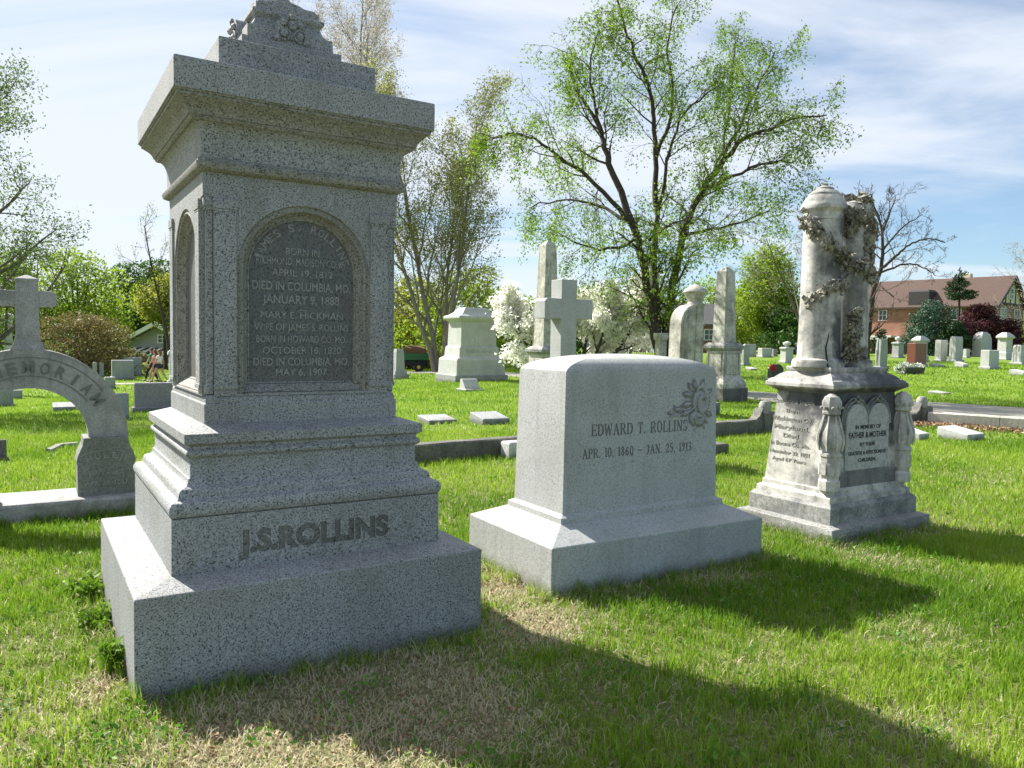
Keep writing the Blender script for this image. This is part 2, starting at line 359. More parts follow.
# serif capitals drawn as strokes (x 0..w, z 0..1): (x0,z0,x1,z1,thick)
SER = {
 'E': (.62, [(.12, 0, .12, 1, 2), (.02, .98, .6, .98, 1), (.02, .02, .62, .02, 1), (.12, .5, .48, .5, 1), (.6, .98, .6, .8, 1), (.62, .02, .62, .22, 1), (.48, .6, .48, .4, 1)]),
 'D': (.74, [(.14, 0, .14, 1, 2), (.02, .98, .4, .98, 1), (.02, .02, .4, .02, 1), (.4, .98, .62, .85, 1.5), (.62, .85, .7, .5, 2), (.7, .5, .62, .15, 2), (.62, .15, .4, .02, 1.5)]),
 'W': (1.0, [(.08, 1, .28, 0, 2), (.28, 0, .5, .9, 1), (.5, .9, .7, 0, 2), (.7, 0, .92, 1, 1), (0, .98, .2, .98, 1), (.8, .98, 1, .98, 1)]),
 'A': (.76, [(.1, 0, .38, 1, 1), (.38, 1, .66, 0, 2), (.2, .36, .55, .36, 1), (0, .02, .22, .02, 1), (.52, .02, .78, .02, 1)]),
 'R': (.74, [(.14, 0, .14, 1, 2), (.02, .98, .42, .98, 1), (.42, .98, .58, .85, 1.5), (.58, .85, .56, .6, 2), (.56, .6, .4, .5, 1.3), (.14, .5, .4, .5, 1), (.38, .5, .68, .02, 2), (.02, .02, .28, .02, 1), (.6, .02, .76, .02, 1)]),
 'T': (.7, [(.35, 0, .35, 1, 2), (.04, .98, .66, .98, 1), (.04, .98, .04, .78, 1), (.66, .98, .66, .78, 1), (.22, .02, .48, .02, 1)]),
 'O': (.74, [(.3, 1, .1, .75, 1.5), (.1, .75, .1, .25, 2), (.1, .25, .3, 0, 1.5), (.3, 0, .44, 0, 1), (.44, 0, .64, .25, 1.5), (.64, .25, .64, .75, 2), (.64, .75, .44, 1, 1.5), (.44, 1, .3, 1, 1)]),
 'L': (.62, [(.14, 0, .14, 1, 2), (.02, .98, .28, .98, 1), (.02, .02, .6, .02, 1), (.6, .02, .6, .26, 1)]),
 'I': (.32, [(.16, 0, .16, 1, 2), (.02, .98, .3, .98, 1), (.02, .02, .3, .02, 1)]),
 'N': (.8, [(.14, 0, .14, 1, 1), (.14, 1, .66, 0, 2), (.66, 0, .66, 1, 1), (0, .98, .2, .98, 1), (.54, .98, .8, .98, 1), (.02, .02, .28, .02, 1)]),
 'S': (.56, [(.5, .78, .46, .95, 1), (.46, .95, .24, 1, 1.2), (.24, 1, .08, .84, 1.5), (.08, .84, .12, .64, 2), (.12, .64, .42, .42, 2), (.42, .42, .5, .2, 2), (.5, .2, .32, 0, 1.5), (.32, 0, .1, .04, 1.2), (.1, .04, .06, .24, 1)]),
 'P': (.64, [(.14, 0, .14, 1, 2), (.02, .98, .42, .98, 1), (.42, .98, .58, .85, 1.5), (.58, .85, .56, .58, 2), (.56, .58, .4, .47, 1.3), (.14, .47, .4, .47, 1), (.02, .02, .28, .02, 1)]),
 'J': (.46, [(.3, 1, .3, .15, 2), (.3, .15, .16, -.02, 1.3), (.16, -.02, .02, .1, 1), (.16, .98, .44, .98, 1)]),
 '.': (.2, [(.06, .04, .16, .04, 2)]), ',': (.2, [(.06, .04, .16, .04, 2), (.16, .04, .08, -.16, 1)]), ' ': (.45, []),
 '-': (.8, [(.1, .48, .7, .48, 1.6)]),
 '1': (.36, [(.2, 0, .2, 1, 2), (.06, .86, .2, 1, 1), (.06, .02, .34, .02, 1)]),
 '0': (.58, [(.24, 1, .08, .75, 1.5), (.08, .75, .08, .25, 2), (.08, .25, .24, 0, 1.5), (.24, 0, .34, 0, 1), (.34, 0, .5, .25, 1.5), (.5, .25, .5, .75, 2), (.5, .75, .34, 1, 1.5), (.34, 1, .24, 1, 1)]),
 '8': (.58, [(.28, 1, .1, .78, 1.6), (.1, .78, .28, .54, 1.6), (.28, .54, .46, .78, 1.6), (.46, .78, .28, 1, 1.6), (.28, .54, .06, .26, 1.8), (.06, .26, .28, 0, 1.8), (.28, 0, .5, .26, 1.8), (.5, .26, .28, .54, 1.8)]),
 '6': (.58, [(.44, .96, .16, .66, 1.6), (.16, .66, .08, .28, 2), (.08, .28, .28, 0, 1.6), (.28, 0, .5, .26, 1.8), (.5, .26, .3, .52, 1.4), (.3, .52, .1, .38, 1.2)]),
 '2': (.56, [(.06, .76, .2, .98, 1.4), (.2, .98, .44, .9, 1.6), (.44, .9, .44, .64, 2), (.44, .64, .06, .04, 1.2), (.06, .02, .52, .02, 1.8), (.52, .02, .52, .2, 1)]),
 '5': (.56, [(.12, .98, .46, .98, 1.8), (.12, .98, .1, .54, 1.2), (.1, .54, .34, .6, 1.4), (.34, .6, .5, .34, 2), (.5, .34, .34, .02, 1.6), (.34, .02, .06, .08, 1.4)]),
 '9': (.58, [(.14, .04, .42, .34, 1.6), (.42, .34, .5, .72, 2), (.5, .72, .3, 1, 1.6), (.3, 1, .08, .74, 1.8), (.08, .74, .28, .48, 1.4), (.28, .48, .48, .62, 1.2)]),
 '3': (.54, [(.06, .84, .24, 1, 1.4), (.24, 1, .44, .8, 1.8), (.44, .8, .22, .54, 1.4), (.22, .54, .48, .32, 1.8), (.48, .32, .26, 0, 1.8), (.26, 0, .04, .12, 1.4)]),
}
def serif(mb, s, w, x, y, z, h, depth=.002):
    tot = sum(SER[c][0] + .12 for c in s) - .12; k = w / tot; p = x - w / 2
    for c in s:
        for (x0, z0, x1, z1, t) in SER[c][1]:
            a = Vector((p + x0 * k, z + z0 * h)); b = Vector((p + x1 * k, z + z1 * h)); d = b - a
            if d.length < 1e-5: continue
            n = Vector((-d.y, d.x)).normalized() * (h * .045 * t); d.normalize(); a = a - d * h * .02; b = b + d * h * .02
            yy = y - depth - rnd.uniform(0, .0004)
            q = [(a.x - n.x, yy, a.y - n.y), (b.x - n.x, yy, b.y - n.y), (b.x + n.x, yy, b.y + n.y), (a.x + n.x, yy, a.y + n.y)]
            q2 = [(v[0], y + .004 + rnd.uniform(0, .0008), v[2]) for v in q]
            mb.add(q + q2, [(0, 1, 2, 3), (0, 4, 5, 1), (1, 5, 6, 2), (2, 6, 7, 3), (3, 7, 4, 0), (7, 6, 5, 4)])
        p += (SER[c][0] + .12) * k

def engrave(o, cutter, mat, smooth=None):
    """cut the letter prisms out of a closed mesh; the cut walls keep the dirt-dark material"""
    cm = bpy.data.meshes.new('cut'); cm.from_pydata(cutter.v, [], cutter.f); cm.materials.append(mat)
    bm = bmesh.new(); bm.from_mesh(cm); bmesh.ops.remove_doubles(bm, verts=bm.verts, dist=1e-6); bmesh.ops.recalc_face_normals(bm, faces=bm.faces); bm.to_mesh(cm); bm.free()
    co = bpy.data.objects.new('cut', cm); C.objects.link(co); co.parent = o.parent
    bm = bmesh.new(); bm.from_mesh(o.data); bmesh.ops.recalc_face_normals(bm, faces=bm.faces); bm.to_mesh(o.data); bm.free()
    bmods = [(m_.width, m_.segments) for m_ in o.modifiers]; o.modifiers.clear()
    b = o.modifiers.new('cut', 'BOOLEAN'); b.object = co; b.operation = 'DIFFERENCE'; b.solver = 'EXACT'; b.use_self = True; b.material_mode = 'TRANSFER'
    dg = bpy.context.evaluated_depsgraph_get(); dg.update(); ev = o.evaluated_get(dg); nm_ = bpy.data.meshes.new_from_object(ev); old = len(o.data.polygons)
    print('engrave', o.name, old, '->', len(nm_.polygons), [m_.name for m_ in nm_.materials if m_])
    o.modifiers.clear(); o.data = nm_; bpy.data.objects.remove(co)
    if smooth is not None:
        for p in nm_.polygons: p.use_smooth = True
        nm_.set_sharp_from_angle(angle=R(smooth))
    for (w_, s_) in bmods:
        b = o.modifiers.new('edge', 'BEVEL'); b.width = min(w_, .0008); b.segments = 1; b.limit_method = 'ANGLE'; b.angle_limit = R(60)
# ================================================================== GROUND
def pix_axis(lo, hi, fine_lo, fine_hi, st):
    a = list(np.arange(fine_lo, fine_hi + st, st)); s = st
    x = fine_lo
    while x > lo: s *= 1.35; x -= s; a.insert(0, x)
    s = st; x = a[-1]
    while x < hi: s *= 1.35; x += s; a.append(x)
    return np.array(a)
gx = pix_axis(-900, 900, -45, 45, 1.5); gy = pix_axis(-60, 1500, -6, 70, 1.5)
X, Y = np.meshgrid(gx, gy); V = np.stack([X, Y, G(X, Y)], -1).reshape(-1, 3)
nx = len(gx); ii = (np.arange(len(gy) - 1)[:, None] * nx + np.arange(nx - 1)[None]).ravel()
def ground_mat():
    m, n, l, b = newmat('lawn_soil')
    tc = n.new('ShaderNodeTexCoord').outputs['Object']
    f1 = noise(n, l, tc, .55, 6, .62); f2 = noise(n, l, tc, 7, 6, .7); f3 = noise(n, l, tc, 45, 4, .7)
    g = ramp(n, l, f1, [(.35, (.085, .175, .016)), (.55, (.13, .235, .022)), (.72, (.20, .28, .045))])
    g = mixc(n, l, ramp(n, l, f2, [(.35, (0, 0, 0)), (.7, (.5, .5, .5))]), g, (.22, .23, .06))
    soil = ramp(n, l, f3, [(.3, (.07, .06, .035)), (.55, (.19, .165, .10)), (.75, (.36, .32, .21))])
    # bare earth near the photographer's end, closed turf farther off
    sp = n.new('ShaderNodeSeparateXYZ'); l.new(tc, sp.inputs[0])
    mr = n.new('ShaderNodeMapRange'); mr.inputs['From Min'].default_value = 5; mr.inputs['From Max'].default_value = 16
    l.new(sp.outputs['Y'], mr.inputs['Value'])
    col = mixc(n, l, mr.outputs[0], mixc(n, l, .18, soil, g), g)
    col = mixc(n, l, ramp(n, l, f3, [(.3, (.5, .5, .5)), (.5, (0, 0, 0))]), col, (.05, .08, .012))
    l.new(col, b.inputs['Base Color']); b.inputs['Roughness'].default_value = 1; b.inputs['Specular IOR Level'].default_value = .1
    bump(n, l, b, f3, .6, .03); return m
ground = np_mesh('ground', V, np.stack([ii, ii + 1, ii + nx + 1, ii + nx], -1), ground_mat())
tag(ground, kind='structure')

def strip(name, pts, w, mat, dz, thick=0, kind='structure', n=None, label=None, cat=None):
    """ribbon on the ground along a polyline"""
    P = [Vector((p[0], p[1])) for p in pts]
    Q = []; WL = w if isinstance(w, list) else [w] * len(P); WQ = []
    for i in range(len(P) - 1):        # Catmull-Rom
        p0 = P[max(i - 1, 0)]; p1 = P[i]; p2 = P[i + 1]; p3 = P[min(i + 2, len(P) - 1)]
        for k in range(12):
            t = k / 12; WQ.append(WL[i] * (1 - t) + WL[i + 1] * t)
            Q.append(.5 * ((2 * p1) + (p2 - p0) * t + (2 * p0 - 5 * p1 + 4 * p2 - p3) * t * t + (3 * p1 - p0 - 3 * p2 + p3) * t ** 3))
    Q.append(P[-1]); WQ.append(WL[-1]); mb = MB(); vs = []; fs = []
    for i, q in enumerate(Q):
        t = (Q[min(i + 1, len(Q) - 1)] - Q[max(i - 1, 0)]).normalized(); nn = Vector((-t.y, t.x)) * WQ[i] / 2
        for j in range(5):
            p = q + nn * (1 - j / 2); vs.append((p.x, p.y, Gf(p.x, p.y) + dz))
    for i in range(len(Q) - 1):
        for j in range(4):
            o = i * 5 + j; fs.append((o, o + 1, o + 6, o + 5))
    mb.add(vs, fs); o = mb.build(name, mat); tag(o, kind=kind, label=label, cat=cat); return o, [(q.x, q.y, ww / 2) for q, ww in zip(Q, WQ)]
road_pts = [(-14, 60), (-9, 52), (-4.6, 44), (.6, 35), (6.6, 24.8), (9.0, 21.3), (11.5, 17.8), (13.6, 14.7), (18.4, 7.6), (26, -4)]
road, roadQ = strip('road', road_pts, [2.4, 2.4, 2.4, 2.4, 2.4, 4.2, 6.0, 6.2, 6.2, 6.2], M_ROAD, .012)
pa = at(100, 384); pb = at(172, 383)
path_pts = [(-42, 38), (pa.x - 6, pa.y), (pa.x, pa.y), (pb.x, pb.y), (pb.x + 8, pb.y + 4), (-4.8, 44)]
path, pathQ = strip('path', path_pts, 1.3, M_ROAD, .016)

# ================================================================== MAIN MONUMENT
def corner(x, y, w, d, yaw):
    return Vector((x + w / 2 * math.cos(yaw) - d / 2 * math.sin(yaw), y + w / 2 * math.sin(yaw) + d / 2 * math.cos(yaw), 0))
MY = R(32.07); MW, MD = 1.656, 1.673
mon = empty('grave_monument', corner(-1.549, 3.155, MW, MD, MY), MY,
            'tallest speckled grey granite monument with a wide cornice and arched inscription panels', 'monument')
mb = MB(); mb.loft([(-.12, -.002), (.44, 0), (.449, .002), (.478, .155), (.478, .3)], MW, MD); mb.build('base', M_GR, mon, bevel=.005)
mb = MB(); mb.loft([(.470, .169), (.730, .171), (.7301, .2), (.735, .3)], MW, MD); die_m = mb.build('die', M_GR, mon)
lv = [(.731, .180), (.738, .170), (.752, .163), (.768, .160), (.786, .164), (.799, .174), (.805, .188), (.807, .200), (.813, .205)]
for i in range(9):
    t = i / 8; lv.append((.818 + .075 * (t + .10 * math.sin(2 * math.pi * t)), .206 + .05 * (t - .12 * math.sin(2 * math.pi * t))))
lv += [(.896, .262), (.905, .266), (.984, .266), (.989, .258), (.996, .249), (1.006, .245), (1.016, .247), (1.022, .254), (1.028, .262), (1.040, .262), (1.047, .254), (1.052, .243), (1.055, .238), (1.099, .238), (1.132, .34), (1.132, .5)]
mb = MB(); mb.loft(lv, MW, MD); mb.build('moulded_plinth', M_GR, mon, smooth=28)
mb = MB(); mb.loft([(1.126, .343), (1.225, .343), (1.229, .350), (1.245, .350), (1.268, .362), (1.268, .6)], MW, MD)
mb.build('shaft_plinth', M_GR, mon, bevel=.003)

# shaft with arched niches on four sides
HS = MW / 2 - .343; NOT = .048; Z0, Z1, Z2 = 1.262, 2.195, 2.318
ARW, ARS, = .333, 1.862                 # outer arch radius, springing height
def arch_curve(r, z0, n=22):
    pts = [(-r, z0 + (ARS - z0) * k / 6) for k in range(7)]
    for k in range(1, n): a = math.pi - math.pi * k / n; pts.append((r * math.cos(a), ARS + r * math.sin(a)))
    pts += [(r, ARS - (ARS - z0) * k / 6) for k in range(7)]
    return pts
shaft = MB(); mould = MB(); panel = MB()
A = HS - NOT
for k in range(4):
    Mx = Matrix.Rotation(k * math.pi / 2, 4, 'Z'); pil = MB()
    cur = arch_curve(ARW, Z0 + .008); out = []
    for (x, z) in cur:                   # project each arch point out to the frame rectangle
        if z <= ARS: out.append((-A if x < 0 else A, z))
        else:
            dx_, dz_ = x, z - ARS; t = min(A / abs(dx_) if abs(dx_) > 1e-6 else 9e9, (Z1 - ARS) / dz_ if dz_ > 1e-6 else 9e9)
            out.append((dx_ * t, ARS + dz_ * t))
    n = len(cur); vs = [(p[0], -HS, p[1]) for p in out] + [(p[0], -HS, p[1]) for p in cur]
    fs = [(i, i + n, i + n + 1, i + 1) for i in range(n - 1)]
    # corners of the frame
    ic = [i for i in range(n - 1) if abs(abs(out[i][0]) - A) < 1e-6 and abs(out[i + 1][1] - Z1) < 1e-6 and abs(out[i][1] - Z1) > 1e-6]
    id_ = [i for i in range(n - 1) if abs(out[i][1] - Z1) < 1e-6 and abs(abs(out[i + 1][0]) - A) < 1e-6 and abs(out[i + 1][1] - Z1) > 1e-6]
    for i in ic + id_:
        sgn = -1 if i in ic else 1; vs.append((sgn * A, -HS, Z1)); fs.append((i, i + 1, len(vs) - 1))
    # strip under the niche
    vs += [(-A, -HS, Z0), (A, -HS, Z0), (-A, -HS, Z0 + .008), (-ARW, -HS, Z0 + .008), (ARW, -HS, Z0 + .008), (A, -HS, Z0 + .008)]
    o = len(vs) - 6; fs += [(o, o + 1, o + 5, o + 4, o + 3, o + 2)]
    shaft.add(vs, fs, Mx)
    # notch walls
    shaft.add([(A, -HS, Z0), (A, -A, Z0), (A, -A, Z1), (A, -HS, Z1), (HS, -A, Z0), (HS, -A, Z1)], [(0, 1, 2, 3), (1, 4, 5, 2)], Mx)
    # niche moulding: successive insets
    prof = [(0, 0), (.006, .010), (.010, .010), (.022, .004), (.030, .008), (.034, .020), (.052, .046), (.058, .050), (.060, .046), (.066, .046), (.069, .058)]
    base_z = Z0 + .008
    rings = []
    for (ins, dep) in prof:
        rr = ARW - ins; pts = arch_curve(rr, base_z + dep * .95)
        rings.append([(p[0], -HS + dep, p[1]) for p in pts])
    vs = [v for r_ in rings for v in r_]; fs = []
    for i in range(len(rings) - 1):
        for j in range(n - 1): fs.append((i * n + j, (i + 1) * n + j, (i + 1) * n + j + 1, i * n + j + 1))
        fs.append((i * n + n - 1, (i + 1) * n + n - 1, (i + 1) * n, i * n))   # sloping sill
    mould.add(vs, fs, Mx)
    rr = ARW - .069; pts = arch_curve(rr, base_z + .058 * .95)
    panel.add([(p[0], -HS + .0575, p[1]) for p in pts], [tuple(range(len(pts)))], Mx)
    cx, cy = HS - .027, -HS + .027
    for sx_ in (-1, 1):
        pil = MB()
        pil.box((sx_ * (A - .052), -HS - .003, (Z0 + .05 + 2.13) / 2), (.098, .014, 2.13 - Z0 - .05), Mx)
        pil.box((sx_ * (A - .052), -HS - .005, 2.165), (.112, .018, .046), Mx)
        pil.box((sx_ * (A - .052), -HS - .0035, 2.136), (.104, .015, .012), Mx)
        pil.box((sx_ * (A - .052), -HS - .005, Z0 + .045), (.110, .018, .022), Mx)
        pil.build('pilaster', M_GR, mon, bevel=.002)
    pil = MB()
    pil.box((cx - .004, cy + .004, (Z0 + 2.15) / 2 + .02), (.030, .030, 2.15 - Z0 - .04), Mx)
    pil.box((cx - .003, cy + .003, 2.171), (.052, .052, .048), Mx)
    pil.box((cx - .002, cy + .002, 2.140), (.042, .042, .014), Mx)
    pil.lathe([(.022, Z0 + .01), (.026, Z0 + .03), (.024, Z0 + .05), (.018, Z0 + .06)], 12, Mx @ Matrix.Translation((cx - .003, cy + .003, 0)))
    pil.build('corner_shaft', M_GR, mon, bevel=.0015)
shaft.loft([(Z1, .3431), (Z2, .3431), (Z2, .6)], MW, MW, cap0=True)
sh = shaft.build('shaft', M_GR, mon)
mould.build('arch_moulding', M_GRT, mon, smooth=35)
panel.build('inscription_panel', M_PAN, mon)
lt = MB(); yy = -HS + .0575
arc_write(lt, 'JAMES S. ROLLINS', 0, ARS - .0, .215, yy, .038, R(9.6), .004, .012)
def pl(s, w, z, h=.034, b=.012): write(lt, s, w, 0, yy, z, h=h, depth=.004, bold=b)
pl('BORN IN', .17, 1.957); pl('RICHMOND, MADISON CO. KY', .46, 1.905, .036); pl('APRIL 19, 1812', .31, 1.850)
pl('DIED IN COLUMBIA, MO.', .50, 1.780, .042, .018); pl('JANUARY 9, 1888.', .40, 1.714, .042, .018); pl('-', .05, 1.672, .03)
pl('MARY E. HICKMAN', .42, 1.640); pl('WIFE OF JAMES S. ROLLINS', .48, 1.580); pl('BORN IN HOWARD CO. MO.', .46, 1.520); pl('OCTOBER 16, 1820', .40, 1.464)
pl('DIED IN COLUMBIA, MO.', .49, 1.405, .038, .016); pl('MAY 6, 1907.', .27, 1.354, .034, .016)
lt.build('lettering', M_LET, mon)
# name cut on the die
nm = MB(); write(nm, 'J.S.ROLLINS', .745, 0, -MD / 2 + .1705, .548, h=.098, depth=.006, bold=.05)
engrave(die_m, nm, stone('cut_name_letters', (.19, .19, .175), (.04, .04, .04), (.30, .30, .29), grain=140, stain_amt=.6, stain=(.07, .07, .05)))
# neck moulding + frieze + cornice
lv = [(2.306, .340), (2.312, .326), (2.318, .316), (2.334, .309), (2.346, .309), (2.350, .316), (2.358, .319), (2.366, .326), (2.372, .335)]
mb = MB(); mb.loft(lv, MW, MD); mb.build('neck_moulding', M_GRT, mon, smooth=30)
mb = MB(); mb.loft([(2.368, .334), (2.44, .334), (2.475, .331), (2.50, .322), (2.517, .309), (2.527, .297)], MW, MD); mb.build('frieze', M_GR, mon, smooth=30)
lv = [(2.524, .288), (2.534, .279), (2.541, .279), (2.543, .272), (2.552, .270), (2.566, .263), (2.582, .250), (2.596, .232), (2.604, .222), (2.608, .215), (2.620, .215), (2.622, .208), (2.632, .207)]
mb = MB(); mb.loft(lv, MW, MD); mb.build('cornice_moulding', M_GRT, mon, smooth=30)
mb = MB(); mb.loft([(2.629, .2), (2.760, .2), (2.766, .203), (2.78, .42), (2.78, .6)], MW, MD); mb.build('cornice', M_GR, mon, bevel=.004)
mb = MB(); mb.loft([(2.774, .436), (2.962, .434), (2.966, .438), (2.99, .56)], MW, MD); mb.build('cap_step', M_GR, mon, bevel=.004)
mb = MB(); mb.loft([(2.98, .572), (3.046, .572), (3.048, .6)], MW, MD); mb.loft([(3.044, .607), (3.118, .607), (3.121, .622)], MW, MD)
lv = [(3.119, .618), (3.13, .632), (3.145, .646), (3.165, .655), (3.182, .660), (3.190, .656), (3.197, .646), (3.205, .641), (3.216, .641), (3.224, .648), (3.230, .664), (3.262, .664), (3.266, .675), (3.280, .68)]
mb.loft(lv, MW, MD); mb.build('cap_block', M_GR, mon, smooth=28)
mb = MB()
for k in range(4):
    Mx = Matrix.Rotation(k * math.pi / 2, 4, 'Z'); y = -MW / 2 + .607
    t = MB()
    t.prism([(-.10, 3.046), (.10, 3.046), (.085, 3.09), (.075, 3.16), (.05, 3.19), (0, 3.205), (-.05, 3.19), (-.075, 3.16), (-.085, 3.09)], y - .018, y + .07)
    for j, (bx, bz, br) in enumerate([(-.042, 3.10, .024), (.042, 3.10, .024), (0, 3.15, .026), (-.04, 3.155, .018), (.04, 3.155, .018), (0, 3.085, .016), (-.075, 3.07, .02), (.075, 3.07, .02), (0, 3.19, .018)]):
        t.blob((bx, y - .022, bz), (br, .018, br), 8, j, .2)
        if j < 2:
            ring = [(bx + .032 * math.cos(q * math.pi / 4), y - .022, bz + .032 * math.sin(q * math.pi / 4)) for q in range(9)]; t.tube(ring, .007, 5)
    mb.add(t.v, t.f, Mx)
mb.build('carved_bracket', M_GR, mon, smooth=40)
ur = MB(); ur.lathe([(.15, 3.275), (.15, 3.30), (.10, 3.315), (.055, 3.36), (.05, 3.40), (.085, 3.43), (.15, 3.52), (.19, 3.66), (.195, 3.76), (.17, 3.80), (.185, 3.815), (.185, 3.835), (.12, 3.87), (.05, 3.92), (.035, 3.95), (.045, 3.98), (.0, 4.01)], 32)
ur.build('urn', M_GR, mon, smooth=35)

# ================================================================== EDWARD MONUMENT
EY = R(30.93); EW, ED = 1.811, 1.056
em = empty('family_headstone', corner(.255, 4.573, EW, ED, EY), EY,
           'low wide grey granite headstone with a curved top and a carved rose spray', 'headstone')
mb = MB(); mb.loft([(-.1, 0), (.302, 0), (.309, .003), (.392, .19), (.392, .3)], EW, ED); mb.build('base', M_EDW, em, bevel=.004)
lv = [(.388, .197), (.428, .199), (.436, .215), (.442, .228), (.446, .232), (1.332, .248)]
ex0 = .248; rise = .122
for k in range(1, 15):
    t = k / 14 * math.pi / 2; lv.append((1.332 + .012 + rise * math.sin(t), ex0 + .655 * (1 - math.cos(t)), ex0 + .278 * (1 - math.cos(t))))
mb = MB(); mb.loft(lv, EW, ED); die_e = mb.build('die', M_EDW, em, smooth=22)
lt = MB(); fy = -ED / 2
def yE(z): return fy + .232 + (.248 - .232) * (z - .446) / (1.332 - .446)
serif(lt, 'EDWARD T. ROLLINS', .835, .872 - EW / 2, yE(.96), .935, .074, .006)
serif(lt, 'APR. 10, 1860 - JAN. 25, 1913', .95, .858 - EW / 2, yE(.83), .792, .060, .006)
engrave(die_e, lt, M_EDL, 22)
# carved rose spray: petals and leaves in low relief
cv = MB(); cxr, czr = 1.365 - EW / 2, 1.105; yr = yE(1.1)
def leaf(mb, x, z, a, L, w, y, dep=.016):
    ca, sa = math.cos(a), math.sin(a); pts = []
    for t, s in [(0, 0), (.25, .7), (.5, 1), (.75, .7), (1, 0)]: pts.append((t * L, s * w / 2))
    up = pts; dn = [(p[0], -p[1]) for p in pts[1:-1]][::-1]; poly = up + dn
    vs = [(x + p[0] * ca - p[1] * sa, y + .002, z + p[0] * sa + p[1] * ca) for p in poly]
    rid = [(x + t * L * ca, y - dep * math.sin(math.pi * t) - .004, z + t * L * sa) for t in (0, .25, .5, .75, 1)]
    o = len(vs); vs += rid
    fs = [(0, 1, o + 1, o), (1, 2, o + 2, o + 1), (2, 3, o + 3, o + 2), (3, 4, o + 4, o + 3), (4, 5, o + 3, o + 4), (5, 6, o + 2, o + 3), (6, 7, o + 1, o + 2), (7, 0, o, o + 1)]
    mb.add(vs, [f[::-1] for f in fs])
for k in range(7):      # big rose
    a = k * .9 + .3
    ring = [(cxr + .045 + (.02 + .007 * k) * math.cos(a + q * .5), yr - .022 + .0022 * k, czr + .035 + (.03 + .012 * k) * math.sin(a + q * .5)) for q in range(7)]
    cv.tube(ring, [.004, .011, .014, .015, .014, .011, .004], 6)
cv.blob((cxr + .045, yr, czr + .03), (.075, .018, .085), 12, 3, .05)
for k in range(5):      # lower rose
    a = k * 1.25
    ring = [(cxr + .02 + (.02 + .009 * k) * math.cos(a + q * .5), yr - .018 + .002 * k, czr - .085 + (.015 + .008 * k) * math.sin(a + q * .5)) for q in range(7)]
    cv.tube(ring, [.004, .010, .012, .013, .012, .010, .004], 6)
cv.blob((cxr + .02, yr, czr - .085), (.072, .016, .055), 12, 4, .05)
LEAFS = [(-.03, .07, 2.9, .085, .04), (-.03, .02, 3.3, .09, .045), (-.05, -.03, 3.6, .08, .04), (-.02, .10, 2.3, .07, .035), (.05, .12, 1.2, .06, .03), (.0, .12, 1.9, .06, .03), (.09, .08, .5, .06, .03), (.09, -.05, -.3, .06, .035), (.06, -.12, -1.0, .06, .035), (-.06, -.10, -2.4, .07, .04), (.0, -.13, -1.7, .06, .04), (.08, -.09, -.8, .06, .035), (-.11, -.03, 3.0, .09, .035), (-.2, -.045, 3.1, .05, .024), (-.18, -.04, 2.0, .04, .02), (-.14, -.04, 1.7, .035, .02)]
for (dx_, dz_, a, L, w) in LEAFS:
    leaf(cv, cxr + dx_, czr + dz_, a, L, w, yr)
cv.tube([(cxr - .27, yr - .004, czr - .07), (cxr - .16, yr - .006, czr - .06), (cxr - .05, yr - .008, czr - .03), (cxr + .03, yr - .008, czr + .02)], [.003, .005, .006, .006], 6)
ol = MB()  # dark leaf shapes, discs and tubes: painted shadow of the cut around the relief
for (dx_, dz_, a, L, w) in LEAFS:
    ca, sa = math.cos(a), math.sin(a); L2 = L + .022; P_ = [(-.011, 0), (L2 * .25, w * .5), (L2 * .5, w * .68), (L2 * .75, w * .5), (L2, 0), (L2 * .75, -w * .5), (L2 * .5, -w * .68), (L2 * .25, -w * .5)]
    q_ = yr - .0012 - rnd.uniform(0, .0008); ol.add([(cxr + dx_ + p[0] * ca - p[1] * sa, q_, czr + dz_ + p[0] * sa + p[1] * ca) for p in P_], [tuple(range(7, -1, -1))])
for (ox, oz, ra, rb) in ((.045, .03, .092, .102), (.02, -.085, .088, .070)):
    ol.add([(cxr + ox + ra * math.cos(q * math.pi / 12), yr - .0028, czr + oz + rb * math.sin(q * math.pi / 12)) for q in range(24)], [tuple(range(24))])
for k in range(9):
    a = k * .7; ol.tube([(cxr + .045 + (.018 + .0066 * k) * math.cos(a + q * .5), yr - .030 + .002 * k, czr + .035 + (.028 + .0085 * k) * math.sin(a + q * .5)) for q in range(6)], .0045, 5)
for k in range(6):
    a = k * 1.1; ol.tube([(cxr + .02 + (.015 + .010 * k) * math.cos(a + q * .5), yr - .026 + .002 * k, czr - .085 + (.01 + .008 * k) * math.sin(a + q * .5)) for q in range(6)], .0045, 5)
cv.build('carved_rose_spray', M_EDR, em, smooth=50); ol.build('painted_shadow_outline', M_EDL, em)

